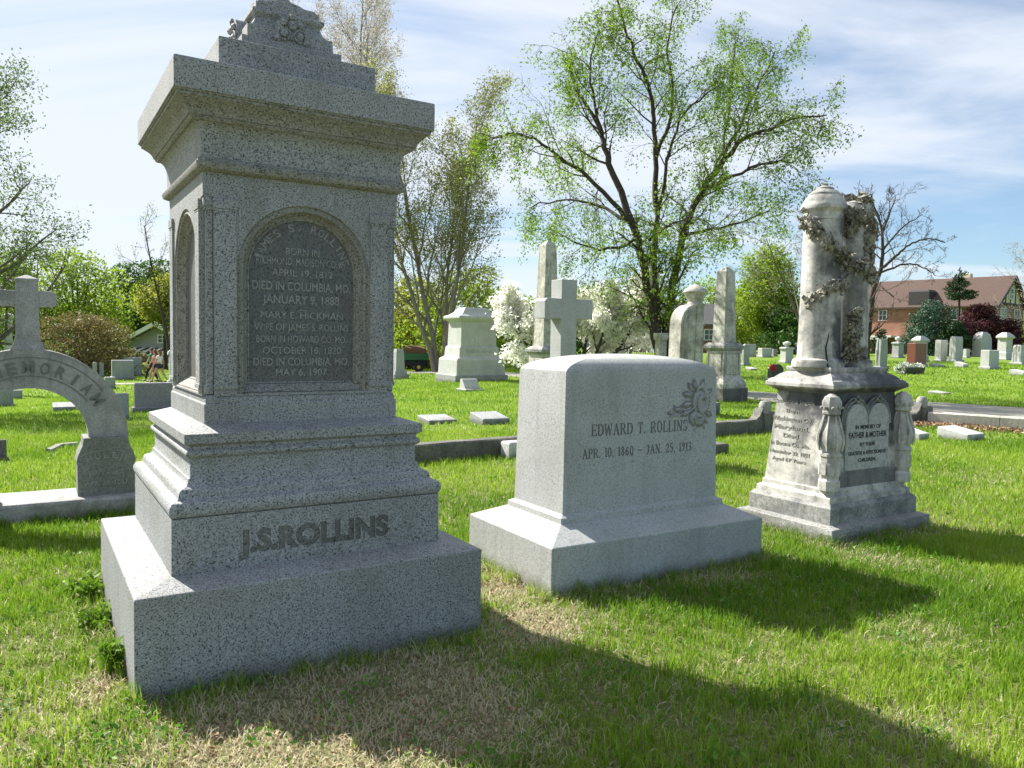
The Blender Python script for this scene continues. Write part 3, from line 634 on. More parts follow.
# ================================================================== TWIN COLUMN MONUMENT
TY = R(31.14); TW, TD = 1.302, .975
tm = empty('column_monument', corner(2.485, 5.913, TW, TD, TY), TY,
           'weathered white marble monument with twin garlanded columns on a stepped sooty pedestal', 'monument')
def rough(mb_levels, W, D, seed, amp, n=14):
    """loft with each side finely divided and jittered, like rock-faced stone"""
    rr = random.Random(seed); mbx = MB(); L = len(mb_levels); ring = []
    for l in mb_levels:
        a, b = W / 2 - l[1], D / 2 - (l[2] if len(l) > 2 else l[1]); pts = []
        for k in range(n): pts.append((-a + 2 * a * k / n, -b))
        for k in range(n): pts.append((a, -b + 2 * b * k / n))
        for k in range(n): pts.append((a - 2 * a * k / n, b))
        for k in range(n): pts.append((-a, b - 2 * b * k / n))
        ring.append([(p[0] + rr.uniform(-amp, amp), p[1] + rr.uniform(-amp, amp), l[0] + rr.uniform(-amp, amp) * .4) for p in pts])
    vs = [v for r_ in ring for v in r_]; m_ = 4 * n; fs = []
    for i in range(L - 1):
        for k in range(m_): fs.append((i * m_ + k, i * m_ + (k + 1) % m_, (i + 1) * m_ + (k + 1) % m_, (i + 1) * m_ + k))
    fs.append(tuple(range(m_ - 1, -1, -1))); o = (L - 1) * m_; fs.append(tuple(range(o, o + m_)))
    mbx.add(vs, fs); return mbx
rough([(-.1, 0), (.0, 0), (.04, -.003), (.08, .0), (.118, .004), (.135, .07), (.14, .2)], TW, TD, 5, .006).build('base', M_ROUGH, tm, smooth=25)
mb = MB(); mb.loft([(.128, .078), (.262, .078), (.268, .084), (.285, .10), (.291, .103), (.291, .3)], TW, TD); mb.build('plinth_step', M_MARB, tm, bevel=.004)
mb = MB(); mb.loft([(.285, .115), (.335, .118), (.342, .128), (.352, .145), (.356, .150), (.392, .152), (.40, .162)], TW, TD); mb.build('upper_step', M_MAR, tm, bevel=.003)
mb = MB(); mb.loft([(.395, .165), (1.16, .225), (1.16, .4)], TW, TD); M_DIE = sooty('sooty_die_marble', M_MAR, [(-TW / 2 + .2, .02, 1.12, .3, .20, .16, .85), (-TW / 2 + .2, -.02, .9, .3, .10, .22, .6), (0, -TD / 2 + .2, 1.05, .75, .3, .36, .85), (0, -TD / 2 + .2, .46, .8, .3, .12, .7)]); mb.build('die', M_DIE, tm, bevel=.004)
lv = [(1.15, .232), (1.165, .215), (1.185, .185), (1.198, .160), (1.205, .150), (1.232, .150), (1.240, .158), (1.262, .180), (1.268, .200), (1.275, .203), (1.295, .225), (1.318, .262), (1.325, .274), (1.330, .272), (1.345, .268), (1.362, .268), (1.368, .274), (1.370, .5)]
mb = MB(); mb.loft(lv, TW, TD); mb.build('cap', sooty('sooty_cap_marble', M_MAR, [(.30, -TD / 2 + .12, 1.28, .62, .20, .16, .80), (0, 0, 1.16, .8, .6, .04, .7)]), tm, smooth=25)
# corner colonnettes: octagonal, bulging like a bell, on a panelled foot
for sx_ in (-1, 1):
    for sy_ in (-1,):
        c = MB(); cxx = sx_ * (TW / 2 - .178); cyy = sy_ * (TD / 2 - .178)
        prof = [(r__ * .86, z__) for r__, z__ in [(.098, .395), (.098, .47), (.085, .485), (.085, .50), (.090, .505), (.092, .66), (.100, .668), (.100, .69), (.085, .70), (.088, .72), (.108, .765), (.112, .80), (.103, .85), (.078, .91), (.060, .96), (.056, .99), (.082, 1.005), (.084, 1.02), (.078, 1.03), (.088, 1.075), (.088, 1.10), (.066, 1.14), (.02, 1.165)]]
        c.lathe(prof, 8, Matrix.Translation((cxx, cyy, 0)), ph=math.pi / 8)
        for k in range(8):
            a = k * math.pi / 4; r_ = .076
            px_, py_ = cxx + r_ * math.cos(a), cyy + r_ * math.sin(a)
            Mk = Matrix.Translation((px_, py_, 0)) @ Matrix.Rotation(a + math.pi / 2, 4, 'Z')
            c.prism([(-.024, .52)] + [(.024, .52)] + [(.024 * math.cos(q * math.pi / 6), .60 + .026 * math.sin(q * math.pi / 6)) for q in range(7)], -.004, .01, Mk)
            c.tube([Vector((cxx + rr_ * math.cos(a + .39), cyy + rr_ * math.sin(a + .39), zz_)) for rr_, zz_ in ((.089, .715), (.102, .775), (.098, .83), (.076, .91), (.055, .99))], .009, 5)
            c.blob((cxx + .076 * math.cos(a), cyy + .076 * math.sin(a), 1.055), (.016, .016, .014), 6, k, .1)
        c.build('corner_colonnette', M_MAR, tm, smooth=30)
# double arched inscription tablet on the front
M_TAB = stone('tablet_marble', (.42, .42, .40), (.3, .3, .28), (.5, .5, .47), grain=50, stain=(.2, .2, .2), stain_amt=.5, streak=.4)
tb = MB(); ty0 = -TD / 2 + .185
def arcp(cx_, r_, zs, f=1.25, n=12):
    return [(cx_ - r_ * math.cos(q * math.pi / n), zs + r_ * f * math.sin(q * math.pi / n) ** .85 if q not in (0, n) else zs) for q in range(n + 1)]
pts = [(-.285, .53), (.285, .53)] + arcp(.145, .14, .90)[::-1] + arcp(-.145, .14, .90)[::-1]
tb.prism(pts, ty0 - .012, ty0 + .05)
tb.build('tablet', M_TAB, tm, bevel=.004)
dr = MB()
for cx_ in (-.145, .145):
    for (r_, th) in ((.154, .012), (.176, .009)):
        dr.tube([(p[0], ty0 + .004 + max(0, p[1] - .9) * .05, p[1]) for p in arcp(cx_, r_, .90)], th, 6)
    for (bx, bz) in ((-.03, 1.105), (.03, 1.105), (0, 1.135), (0, 1.09)):
        dr.blob((cx_ + bx, ty0 - .004, bz), (.016, .016, .016), 8, 1, .1)
dr.build('gothic_hood', M_MARB, tm, smooth=40)
lt = MB(); yt = ty0 - .0125
for s, w, z, h in (('IN MEMORY OF', .34, .868, .032), ('FATHER & MOTHER', .50, .795, .046), ('BY THEIR', .20, .725, .030), ('GRATEFUL & AFFECTIONATE', .50, .655, .030), ('CHILDREN.', .24, .595, .030)):
    write(lt, s, w, 0, yt, z, h=h, depth=.0015, bold=.02)
lt.build('lettering', plain('blackened_letters', (.03, .03, .035), .9, .1, 30), tm)
lt = MB(); FL = Matrix.Rotation(-math.pi / 2, 4, 'Z')
for s, w, z, h in (('Catharine Ingels', .42, 1.055, .034), ('Born', .13, .975, .034), ('Washington Co.', .40, .905, .038), ('Maryland,', .36, .835, .038), ('Died', .15, .765, .038), ('in Boone Co. Mo.', .40, .695, .036), ('November 29, 1851', .40, .625, .032), ('Aged 67 Years', .34, .565, .030)):
    yl = -(TW / 2 - (.165 + .06 * (z - .395) / .765)); write(lt, s, w, -.09, yl - .001, z, h=h, depth=.0015, bold=.012, face=FL)
lt.build('lettering', plain('worn_letters', (.30, .29, .26), .9, .2, 30), tm)
# the two columns
M_COL = sooty('sooty_column_marble', M_MAR, [(.395 - TW / 2 + .05, -.17, 1.62, .10, .14, .26, .9), (.395 - TW / 2 + .13, -.15, 1.47, .18, .14, .12, .92), (.395 - TW / 2 + .14, -.10, 2.55, .17, .2, .22, .85), (.765 - TW / 2 + .03, -.15, 1.47, .2, .2, .07, .7), (.765 - TW / 2 - .08, -.15, 2.0, .08, .2, .2, .5), (.395 - TW / 2 + .05, -.15, 2.17, .2, .2, .09, .75)])
def column(cx_, cy_, seed, top):
    c = MB()
    prof = [(.27, 1.366), (.27, 1.405), (.262, 1.425), (.248, 1.44), (.244, 1.46), (.238, 1.60), (.232, 1.9), (.226, 2.2), (.224, 2.45), (.222, 2.52)]
    if top == 'urn':
        prof += [(.224, 2.56), (.224, 2.575), (.232, 2.58), (.232, 2.592), (.224, 2.60), (.226, 2.64), (.246, 2.655), (.262, 2.668), (.266, 2.69), (.258, 2.705), (.25, 2.712), (.238, 2.735), (.212, 2.765), (.18, 2.785), (.178, 2.80), (.165, 2.808), (.135, 2.826), (.105, 2.836), (.103, 2.848), (.08, 2.858), (.045, 2.866), (.036, 2.874), (.042, 2.885), (0.001, 2.895)]
    else: prof += [(.226, 2.60), (.236, 2.66), (.24, 2.70), (.20, 2.755), (.10, 2.775), (0.001, 2.78)]
    prof = [(r__ * (.70 if z__ > 1.43 else .78), z__) for r__, z__ in prof]
    c.lathe(prof, 36, Matrix.Translation((cx_, cy_, 0)))
    return c.build('column', M_COL, tm, smooth=30)
c1 = (.395 - TW / 2, -.0); c2 = (.765 - TW / 2, .0)
column(*c1, 1, 'urn'); column(*c2, 2, 'flat')
def chip(g, c, s, rr):
    M_ = Matrix.Translation(c) @ Euler((rr.uniform(0, 6.3), rr.uniform(0, 6.3), rr.uniform(0, 6.3))).to_matrix().to_4x4()
    w = s * rr.uniform(.45, .7); t = s * .28
    g.add([(-s, 0, 0), (-s * .2, -w, t * .3), (s, 0, -t * .5), (-s * .2, w, t * .3), (0, 0, t), (0, 0, -t)], [(0, 1, 4), (1, 2, 4), (2, 3, 4), (3, 0, 4), (1, 0, 5), (2, 1, 5), (3, 2, 5), (0, 3, 5)], M_)
def garland(name, c0, turns, r0, z0, z1, a0, thick, seed, n=46, rag=1.0):
    g = MB(); rr = random.Random(seed); P = []
    for k in range(n):
        t = k / (n - 1); a = a0 + turns * 2 * math.pi * t
        P.append(Vector((c0[0] + r0 * math.cos(a), c0[1] + r0 * math.sin(a), z0 + (z1 - z0) * t + .02 * math.sin(t * 9))))
    g.tube(P, [thick * (.5 + .5 * math.sin(math.pi * min(1, max(0, k / (n - 1)))) ** .5) for k in range(n)], 8)
    for k in range(int(n * 9 * rag)):
        p = P[rr.randrange(n)]; o = Vector((p.x - c0[0], p.y - c0[1], 0)).normalized()
        q = p + o * thick * .5 + Vector((rr.gauss(0, .5), rr.gauss(0, .5), rr.gauss(0, .9))) * thick
        chip(g, q, rr.uniform(.014, .034), rr)
    return g.build(name, M_IVY, tm, smooth=55)
garland('garland', c1, .62, .160, 1.90, 2.30, math.pi * 1.02, .036, 1)
garland('garland', c1, -.55, .165, 2.12, 2.58, math.pi * 1.95, .040, 2)
garland('garland', c2, .50, .160, 2.24, 2.12, math.pi * 1.05, .036, 3)
garland('garland', c2, .50, .160, 2.62, 2.33, math.pi * 1.35, .037, 4)
# heap of carved ivy on top of the right column, and a bush of it between the feet
g = MB(); rr = random.Random(4)
for k in range(560):
    a = rr.uniform(0, 2 * math.pi); z = 2.52 + .27 * rr.random() + .06 * math.sin(a * 3); r_ = .160 * (1 if z < 2.70 else rr.random() ** .5)
    chip(g, Vector((c2[0] + r_ * math.cos(a), c2[1] + r_ * math.sin(a), z)), rr.uniform(.02, .05), rr)
for k in range(260):
    a = rr.uniform(3.6, 5.6); z = 2.10 + .4 * rr.random(); s = rr.uniform(.014, .03)
    g.blob((c2[0] + .17 * math.cos(a + .9), c2[1] + .17 * math.sin(a + .9), z), (s, s, s), 6, k, .35)
g.build('carved_ivy', M_IVY, tm, smooth=55)
g = MB(); gx0 = (c1[0] + c2[0]) / 2 + .055
for k in range(620):
    t = rr.random(); z = 1.41 + .42 * t; s = rr.uniform(.012, .028); w_ = .085 * (1 - .45 * t)
    chip(g, Vector((gx0 + rr.gauss(0, w_ * .6), -.12 - .07 * rr.random(), z)), s * 1.3, rr)
g.blob((gx0 + .04, -.17, 1.85), (.05, .04, .025), 8, 3, .2)
g.build('carved_ivy', M_IVY, tm, smooth=55)
g = MB(); P = [(c1[0] - .11, c1[1] - .178, 1.372), (c1[0] - .105, c1[1] - .16, 1.45), (c1[0] - .095, c1[1] - .140, 1.53), (c1[0] - .08, c1[1] - .146, 1.60), (c1[0] - .07, c1[1] - .148, 1.66)]
g.tube([Vector(p) for p in P], [.010, .008, .007, .005, .002], 5); g.build('crack', plain('crack_shadow', (.03, .03, .03), 1, .1, 10), tm)

# ================================================================== ARCH MONUMENT (left)
AY = R(31.6)
pF = at(106, 517)                        # front foot of the base slab
uA = Vector((math.cos(AY), math.sin(AY), 0)); vA = Vector((-math.sin(AY), math.cos(AY), 0))
AB, BD = .17, .62               # base height, depth, length
pier_c = pF + uA * .02 + vA * (BD / 2)              # centre under the right pier
SPAN = 1.12                              # distance between pier centres
ac = pier_c - uA * (SPAN / 2)
am = empty('arch_monument', (ac.x, ac.y, Gf(ac.x, ac.y)), AY, 'grey granite memorial arch carrying a cross, on a long low base at the left edge', 'monument')
mb = MB(); mb.loft([(-.15, 0), (AB - .02, 0), (AB, .02), (AB + .004, .06), (AB + .004, .2)], SPAN + .62, BD); mb.build('base', M_ARC, am, bevel=.004)
PT = .668
for sgn, nm_ in ((1, 'r'), (-1, 'l')):
    cx_ = sgn * SPAN / 2; mb = MB()
    prof = [(-.22, AB), (.22, AB), (.22, .44), (.228, .46), (.215, .52), (.188, .585), (.18, .60), (.17, PT), (-.17, PT), (-.18, .60), (-.188, .585), (-.215, .52), (-.228, .46), (-.22, .44)]
    mb.prism([(cx_ + p[0], p[1]) for p in prof], -.17, .17); pr_ = mb.build('pier', M_DGR, am, bevel=.004)
    if sgn == 1:
        lt = MB(); arc_write(lt, 'HULEN', cx_, .13, .36, -.172, .052, R(10), .003, .015)
        write(lt, "JAN'Y 4, 1850", .27, cx_, -.172, .345, h=.038, depth=.003, bold=.015); write(lt, 'APR. 28, 1887', .33, cx_, -.172, .255, h=.040, depth=.003, bold=.015)
        lt.tube([(cx_ + .43 * math.sin(a * .1 - .5), -.170, .13 + .43 * math.cos(a * .1 - .5)) for a in range(11)], .003, 4)
        lt.build('lettering', M_PLT, am)
arch = MB(); n = 40; OR, OH, IR, IH = .735, .755, .43, .43; zc = PT
oc = [(OR * math.cos(math.pi * k / n), zc + OH * math.sin(math.pi * k / n)) for k in range(n + 1)]
icv = [(IR * math.cos(math.pi * k / n), zc + IH * math.sin(math.pi * k / n)) for k in range(n + 1)]
vs = []; fs = []
for (a, b) in zip(oc, icv): vs += [(a[0], -.125, a[1]), (b[0], -.125, b[1]), (b[0], .125, b[1]), (a[0], .125, a[1])]
for k in range(n):
    o = 4 * k
    for j in range(4): fs.append((o + j, o + (j + 1) % 4, o + 4 + (j + 1) % 4, o + 4 + j))
fs += [(3, 2, 1, 0), (4 * n, 4 * n + 1, 4 * n + 2, 4 * n + 3)]
arch.add(vs, [f[::-1] for f in fs]); arch.build('arch', M_ARC, am, smooth=35)
lt = MB()
txt = 'IN MEMORIAM'
for i, ch in enumerate(txt):
    if ch == ' ': continue
    a = (i - 5) * R(11.5); r1, r2 = .545, .555
    write(lt, ch, .07 * (1.25 if ch == 'M' else .35 if ch == 'I' else 1), r1 * math.sin(a), -.1265, zc + r2 * math.cos(a), rz=a, h=.095, depth=.003, bold=.03)
for (ra, rb) in ((.665, .685), (.52, .53)):
    lt.tube([(ra * math.sin(q * .05 - .95), -.1245, zc + rb * math.cos(q * .05 - .95)) for q in range(39)], .006, 4)
lt.build('lettering', M_ARL, am)
cr = MB(); zt = zc + OH - .03
cr.loft([(zt, 0), (zt + .03, .0), (zt + .08, .025), (zt + .13, .036), (zt + .16, .038), (zt + .58, .042), (zt + .59, .038), (zt + .605, .038), (zt + .64, .115, .11)], .245, .245)
cz = 1.835
arm = [(-.06, cz - .070), (.06, cz - .070), (.15, cz - .062), (.175, cz - .072), (.205, cz - .05), (.218, cz), (.205, cz + .05), (.175, cz + .072), (.15, cz + .065), (-.15, cz + .065), (-.175, cz + .072), (-.205, cz + .05), (-.218, cz), (-.205, cz - .05), (-.175, cz - .072), (-.15, cz - .062)]
cr.prism([(p[0], p[1]) for p in arm], -.07, .07); cr.build('cross', M_ARC, am, bevel=.006)

# ================================================================== GENERIC STONES
def facing(px, py, dpth=0.0):
    p = at(px, py); d = Vector((p.x, p.y, 0)).normalized(); q = p + d * dpth; q.z = Gf(q.x, q.y); return q
def stone_at(kind, x0, x1, yt, yb, label, mat=None, ratio=.45, name='headstone', cat='headstone', group=None, yaw=None, text=None, basem=None, seed=0, sink=.1):
    mat = mat or M_WHT; basem = basem or mat; cxp = (x0 + x1) / 2
    p = at(cxp, yb); D = p.y; wpx = (x1 - x0) * D / FPX; yw = YAW if yaw is None else yaw
    W = wpx / (math.cos(yw) + ratio * abs(math.sin(yw))); Dp = W * ratio
    q = p + Vector((p.x, p.y, 0)).normalized() * (.5 * (W * abs(math.sin(yw)) + Dp * math.cos(yw))) * .9
    q.z = Gf(q.x, q.y); H = zat(cxp, yt, q.y) - q.z
    e = empty(name, q, yw, label, cat, group); B = min(.16, H * .16)
    def base(ins=0, h=B, ww=W, dd=Dp):
        m_ = MB(); m_.loft([(-sink, ins), (h - .01, ins), (h, ins + .01), (h + .012, ins + .04)], ww, dd); return m_.build('base', basem, e, bevel=.006)
    if kind == 'slab':
        base(); m_ = MB(); m_.loft([(B, W * .05, Dp * .12), (H - .03, W * .05, Dp * .13), (H, W * .07, Dp * .22)], W, Dp); m_.build('die', mat, e, bevel=.01)
    elif kind == 'plain':
        m_ = MB(); m_.loft([(-sink, 0), (H - .02, 0), (H, .015)], W, Dp); m_.build('die', mat, e, bevel=.01)
    elif kind == 'round':
        base(); a = W * .40; k = .28 * W; n_ = 12
        pts = [(-a, B), (a, B)] + [(a * math.cos(math.pi * j / n_), H - k + k * math.sin(math.pi * j / n_)) for j in range(n_ + 1)]
        m_ = MB(); m_.prism(pts, -Dp * .3, Dp * .3); m_.build('die', mat, e, bevel=.01)
    elif kind == 'rock':
        base(); r_ = rough([(B, W * .09, Dp * .15), (B + (H - B) * .3, W * .08, Dp * .16), (B + (H - B) * .6, W * .09, Dp * .16), (H - (H - B) * .12, W * .10, Dp * .17), (H, W * .13, Dp * .26)], W, Dp, seed, .03, 7)
        r_.build('die', mat, e, smooth=18)
    elif kind == 'peak':
        base(); r_ = rough([(B, W * .06, Dp * .12), (B + (H - B) * .35, W * .06, Dp * .12), (H - (H - B) * .3, W * .07, Dp * .14), (H - (H - B) * .1, W * .16, Dp * .2), (H, W * .32, Dp * .34)], W, Dp, seed, .03, 7)
        r_.build('die', mat, e, smooth=18)
    elif kind == 'cap':
        base(); m_ = MB(); m_.loft([(B, W * .06, Dp * .06), (H * .26, W * .06, Dp * .06), (H * .30, W * .12, Dp * .12)], W, Dp); m_.build('plinth', mat, e, bevel=.01)
        m_ = MB(); m_.loft([(H * .29, W * .14, Dp * .14), (H * .78, W * .15, Dp * .15)], W, Dp); m_.build('die', mat, e, bevel=.01)
        m_ = MB(); m_.loft([(H * .77, W * .13, Dp * .13), (H * .80, W * .04, Dp * .04), (H * .86, W * .04, Dp * .04), (H * .93, W * .16, Dp * .16), (H, W * .34, Dp * .30)], W, Dp); m_.build('cap', mat, e, bevel=.01)
    elif kind == 'flat':
        m_ = MB(); a, b = W / 2, Dp / 2; h0, h1 = H * .55, H
        m_.add([(-a, -b, -sink), (a, -b, -sink), (a, b, -sink), (-a, b, -sink), (-a, -b, h0), (a, -b, h0), (a, b, h1), (-a, b, h1)], [(3, 2, 1, 0), (4, 5, 6, 7), (0, 1, 5, 4), (1, 2, 6, 5), (2, 3, 7, 6), (3, 0, 4, 7)])
        m_.build('slab', mat, e, bevel=.012)
    elif kind == 'slant':
        base(); m_ = MB(); pts = [(-Dp * .32, B), (Dp * .32, B), (Dp * .22, H), (Dp * .02, H)]
        m_.prism(pts, -W * .4, W * .4, Matrix.Rotation(math.pi / 2, 4, 'Z')); m_.build('die', mat, e, bevel=.01)
    elif kind == 'urn':
        base(); m_ = MB(); m_.loft([(B, W * .12, Dp * .12), (H * .62, W * .14, Dp * .14), (H * .64, W * .06, Dp * .06), (H * .70, W * .06, Dp * .06), (H * .73, W * .2, Dp * .2)], W, Dp); m_.build('die', mat, e, bevel=.01)
        r0 = W * .24; m_ = MB(); m_.lathe([(r0 * .7, H * .72), (r0 * .3, H * .76), (r0, H * .83), (r0 * 1.1, H * .9), (r0 * .9, H * .94), (r0 * .3, H * .98), (.001, H)], 14); m_.build('urn', M_WHT, e, smooth=40)
    if text:
        lt = MB(); write(lt, text[0], W * text[1], 0, -Dp / 2 + Dp * text[3] - .004, H * text[2], h=H * text[4], depth=.004, bold=.02); lt.build('lettering', M_ARL, e)
    return e, W, Dp, H

def obelisk(px, yb, yt, wpx_base, label, mat, parts, yaw=YAW, name='obelisk', cat='obelisk'):
    """parts: list of (name, [(fraction of height, half width / base half width)...])"""
    p = at(px, yb); W = wpx_base * p.y / FPX / (math.cos(yaw) + math.sin(yaw))
    q = p + Vector((p.x, p.y, 0)).normalized() * W * .6; q.z = Gf(q.x, q.y); H = zat(px, yt, q.y) - q.z
    e = empty(name, q, yaw, label, cat)
    for nm_, mt, lv_ in parts:
        m_ = MB(); m_.loft([(H * f - (.1 if f == 0 else 0), W / 2 * (1 - h)) for f, h in lv_], W, W); m_.build(nm_, mt or mat, e, bevel=.006)
    return e, W, H

# Stephens-like family tomb in the middle distance
e, W_, D_, H_ = stone_at('none', 433.4, 509.4, 308, 382, 'broad pale granite family monument with a stepped cap, under the budding tree', M_WHT, .75, name='family_monument', cat='monument')
for nm_, mt, lv_ in (('base', M_MID, [(-.1, 0), (.085, 0), (.09, .01)]), ('lower_die', M_WHT, [(.088, .035), (.29, .045), (.31, .06), (.335, .115)]), ('name_course', M_WHT, [(.333, .115), (.345, .118), (.455, .13), (.475, .15)]),
                     ('die', M_WHT, [(.473, .16), (.80, .175), (.815, .165)]), ('cap', M_WHT, [(.812, .15), (.84, .115), (.85, .10), (.875, .10), (.885, .115), (.90, .17), (.94, .24), (.955, .25), (.97, .26), (1.0, .30)])):
    m_ = MB(); m_.loft([(f * H_ if f >= 0 else -.1, i * W_, i * W_ * .8) for f, i in lv_], W_, D_); m_.build(nm_, mt, e, bevel=.008)
lt = MB(); write(lt, 'STEPHENS', W_ * .5, 0, -D_ / 2 + .125 * W_ * .8 - .004, H_ * .385, h=H_ * .035, depth=.004, bold=.0); lt.build('lettering', M_MID, e)

obelisk(398.5, 379.5, 349, 22, 'slim short grey obelisk in front of the parked utility cart', M_MID, [('base', None, [(0, 1), (.17, 1), (.18, .97)]), ('plinth', None, [(.178, .80), (.28, .78)]), ('shaft', None, [(.278, .62), (.9, .50), (1.0, .42)])])
stone_at('slab', 512.5, 522.5, 355, 366.5, 'tiny grey headstone beside the pale family monument', M_MID)
stone_at('slant', 455, 484.5, 379, 391.5, 'low pale slant marker on grass before the family monument', M_WHT, 1.0, name='grave_marker', cat='grave marker')
stone_at('flat', 416, 458, 415.5, 424.5, 'flat stone marker in the grass, left one of the pair behind the coping', M_MID, .9, name='grave_marker', cat='grave marker')
stone_at('flat', 469, 510, 412.5, 425, 'flat dark-topped stone marker in the grass beside the wide grey headstone', M_MID, .9, name='grave_marker', cat='grave marker')

# tall stained obelisk behind the cross
obelisk(545, 397, 240, 42, 'tall brown-stained marble obelisk behind the stone cross', M_OLD,
        [('base', None, [(0, 1.25), (.06, 1.25)]), ('pedestal', None, [(.058, 1.0), (.11, .98), (.13, .85), (.26, .82), (.27, .82)]), ('cornice', M_MARB, [(.268, .84), (.283, 1.0), (.300, 1.0), (.32, .74)]), ('shaft', None, [(.318, .62), (.965, .42), (1.0, .02)])])
# grey cross
pc = at(561, 452); e = empty('stone_cross', pc, YAW, 'plain square-edged grey granite cross standing behind the wide headstone', 'cross')
Hc = zat(561, 280, pc.y) - pc.z; 
m_ = MB(); m_.loft([(-.1, 0), (.16, 0), (.17, .01)], 1.15, .85); m_.build('base', M_WHT, e, bevel=.008)
m_ = MB(); m_.loft([(.168, 0), (.36, .01), (.37, .02)], .85, .58); m_.build('step', M_WHT, e, bevel=.008)
m_ = MB(); t = .128
pts = [(-t, .37), (t, .37), (t, Hc - .535), (.40, Hc - .535), (.40, Hc - .262), (t, Hc - .262), (t, Hc), (-t, Hc), (-t, Hc - .262), (-.36, Hc - .262), (-.40, Hc - .30), (-.40, Hc - .535), (-t, Hc - .535)]
m_.prism(pts, -.13, .13); m_.build('cross', M_EDW, e, bevel=.006)
# small white block just left of the wide headstone, and dark block to its right
stone_at('plain', 500, 530, 441, 459.5, 'low white stone block half hidden by the wide headstone', M_WHT, .7, name='grave_marker', cat='grave marker')
stone_at('plain', 696, 729, 443, 456, 'low dark stone block at the right end of the wide headstone', M_COP, .7, name='grave_marker', cat='grave marker')
# dark grey slab and pale post behind the cross
stone_at('plain', 582, 600, 313, 372, 'upright dark grey slab between the cross and the blossoming tree', M_MID, .5)
# post with ball finial far behind
e, W_, D_, H_ = stone_at('round', 610, 628, 344, 366, 'small grey headstone with a round ball finial, behind the curved top', M_MID)
m_ = MB(); m_.lathe([(.03, H_), (.05, H_ + .05), (.16, H_ + .16), (.16, H_ + .25), (.1, H_ + .36), (.001, H_ + .4)], 12); m_.build('finial', M_WHT, e, smooth=40)
# stele, draped arch stone, urn post
obelisk(659.5, 392, 333, 15, 'short square stained pillar with a flat cap behind the curved headstone top', M_OLD, [('base', None, [(0, 1.1), (.1, 1.1)]), ('shaft', None, [(.098, .78), (.88, .74)]), ('cap', None, [(.878, .9), (.93, 1.0), (1, 1.0)])], name='stone_pillar', cat='pillar')
Du = 17.0; pu = atD(694, Du); e = empty('urn_post', pu, YAW, 'octagonal stained marble post topped by a lidded urn, a draped arch against it', 'monument')
Hu = zat(694, 284, Du) - pu.z; hb = zat(694, 304, Du) - pu.z
m_ = MB(); m_.loft([(-.1, 0), (.25, 0), (.26, .02)], .95, .75); m_.build('base', M_MARB, e, bevel=.01)
m_ = MB(); m_.lathe([(.27, .255), (.26, .4), (.225, .45), (.205, hb - .06), (.205, hb - .05), (.235, hb - .045), (.235, hb)], 8, ph=math.pi / 8); m_.build('post', M_OLD, e)
hh = Hu - hb; m_ = MB(); m_.lathe([(.17, hb), (.15, hb + hh * .1), (.20, hb + hh * .35), (.255, hb + hh * .52), (.27, hb + hh * .60), (.255, hb + hh * .66), (.20, hb + hh * .78), (.10, hb + hh * .93), (.05, hb + hh * .97), (.001, hb + hh)], 20); m_.build('urn', M_OLD, e, smooth=40)
m_ = MB(); pts = [(-.60, .25), (-.14, .25), (-.14, hb - .02)] + [(-.14 - .42 * math.sin(q * math.pi / 20), hb - .45 + .43 * math.cos(q * math.pi / 20)) for q in range(1, 11)]
m_.prism(pts, -.17, .17)
for q in range(4):
    r_ = .40 - .075 * q; m_.tube([(-.14 - r_ * math.sin(j_ * math.pi / 16), -.17, hb - .45 + r_ * math.cos(j_ * math.pi / 16)) for j_ in range(9)] + [(-.16 - r_, -.17, hb - .9), (-.18 - r_, -.17, .28)], .022, 6)
m_.build('drapery', M_OLD, e, smooth=45)
# obelisk on panelled pedestal
e, W_, H_ = obelisk(722, 402, 267, 49, 'tapering white marble obelisk on a panelled pedestal, left of the twin columns', M_OLD,
        [('base', M_COP, [(0, 1), (.095, 1), (.10, .97)]), ('pedestal_foot', None, [(.098, .94), (.13, .93), (.14, .90), (.155, .86), (.175, .76), (.185, .72)]),
         ('die', None, [(.183, .70), (.375, .67)]), ('cornice', M_MARB, [(.373, .68), (.388, .77), (.395, .80), (.412, .80), (.43, .70), (.435, .60)]), ('shaft', None, [(.433, .47), (.965, .36), (1.0, .12)])], yaw=YAW)
for k in range(4):
    fr = MB(); Mx = Matrix.Rotation(k * math.pi / 2, 4, 'Z'); hw = W_ / 2 * .50; y_ = -W_ / 2 * .69
    for (x0_, z0_, x1_, z1_) in ((-hw, H_ * .20, hw, H_ * .20), (-hw, H_ * .36, hw, H_ * .36), (-hw, H_ * .20, -hw, H_ * .36), (hw, H_ * .20, hw, H_ * .36)):
        fr.tube([Mx @ Vector((x0_, y_, z0_)), Mx @ Vector((x1_, y_, z1_))], .012, 4)
    fr.build('panel_frame', M_MARB, e)

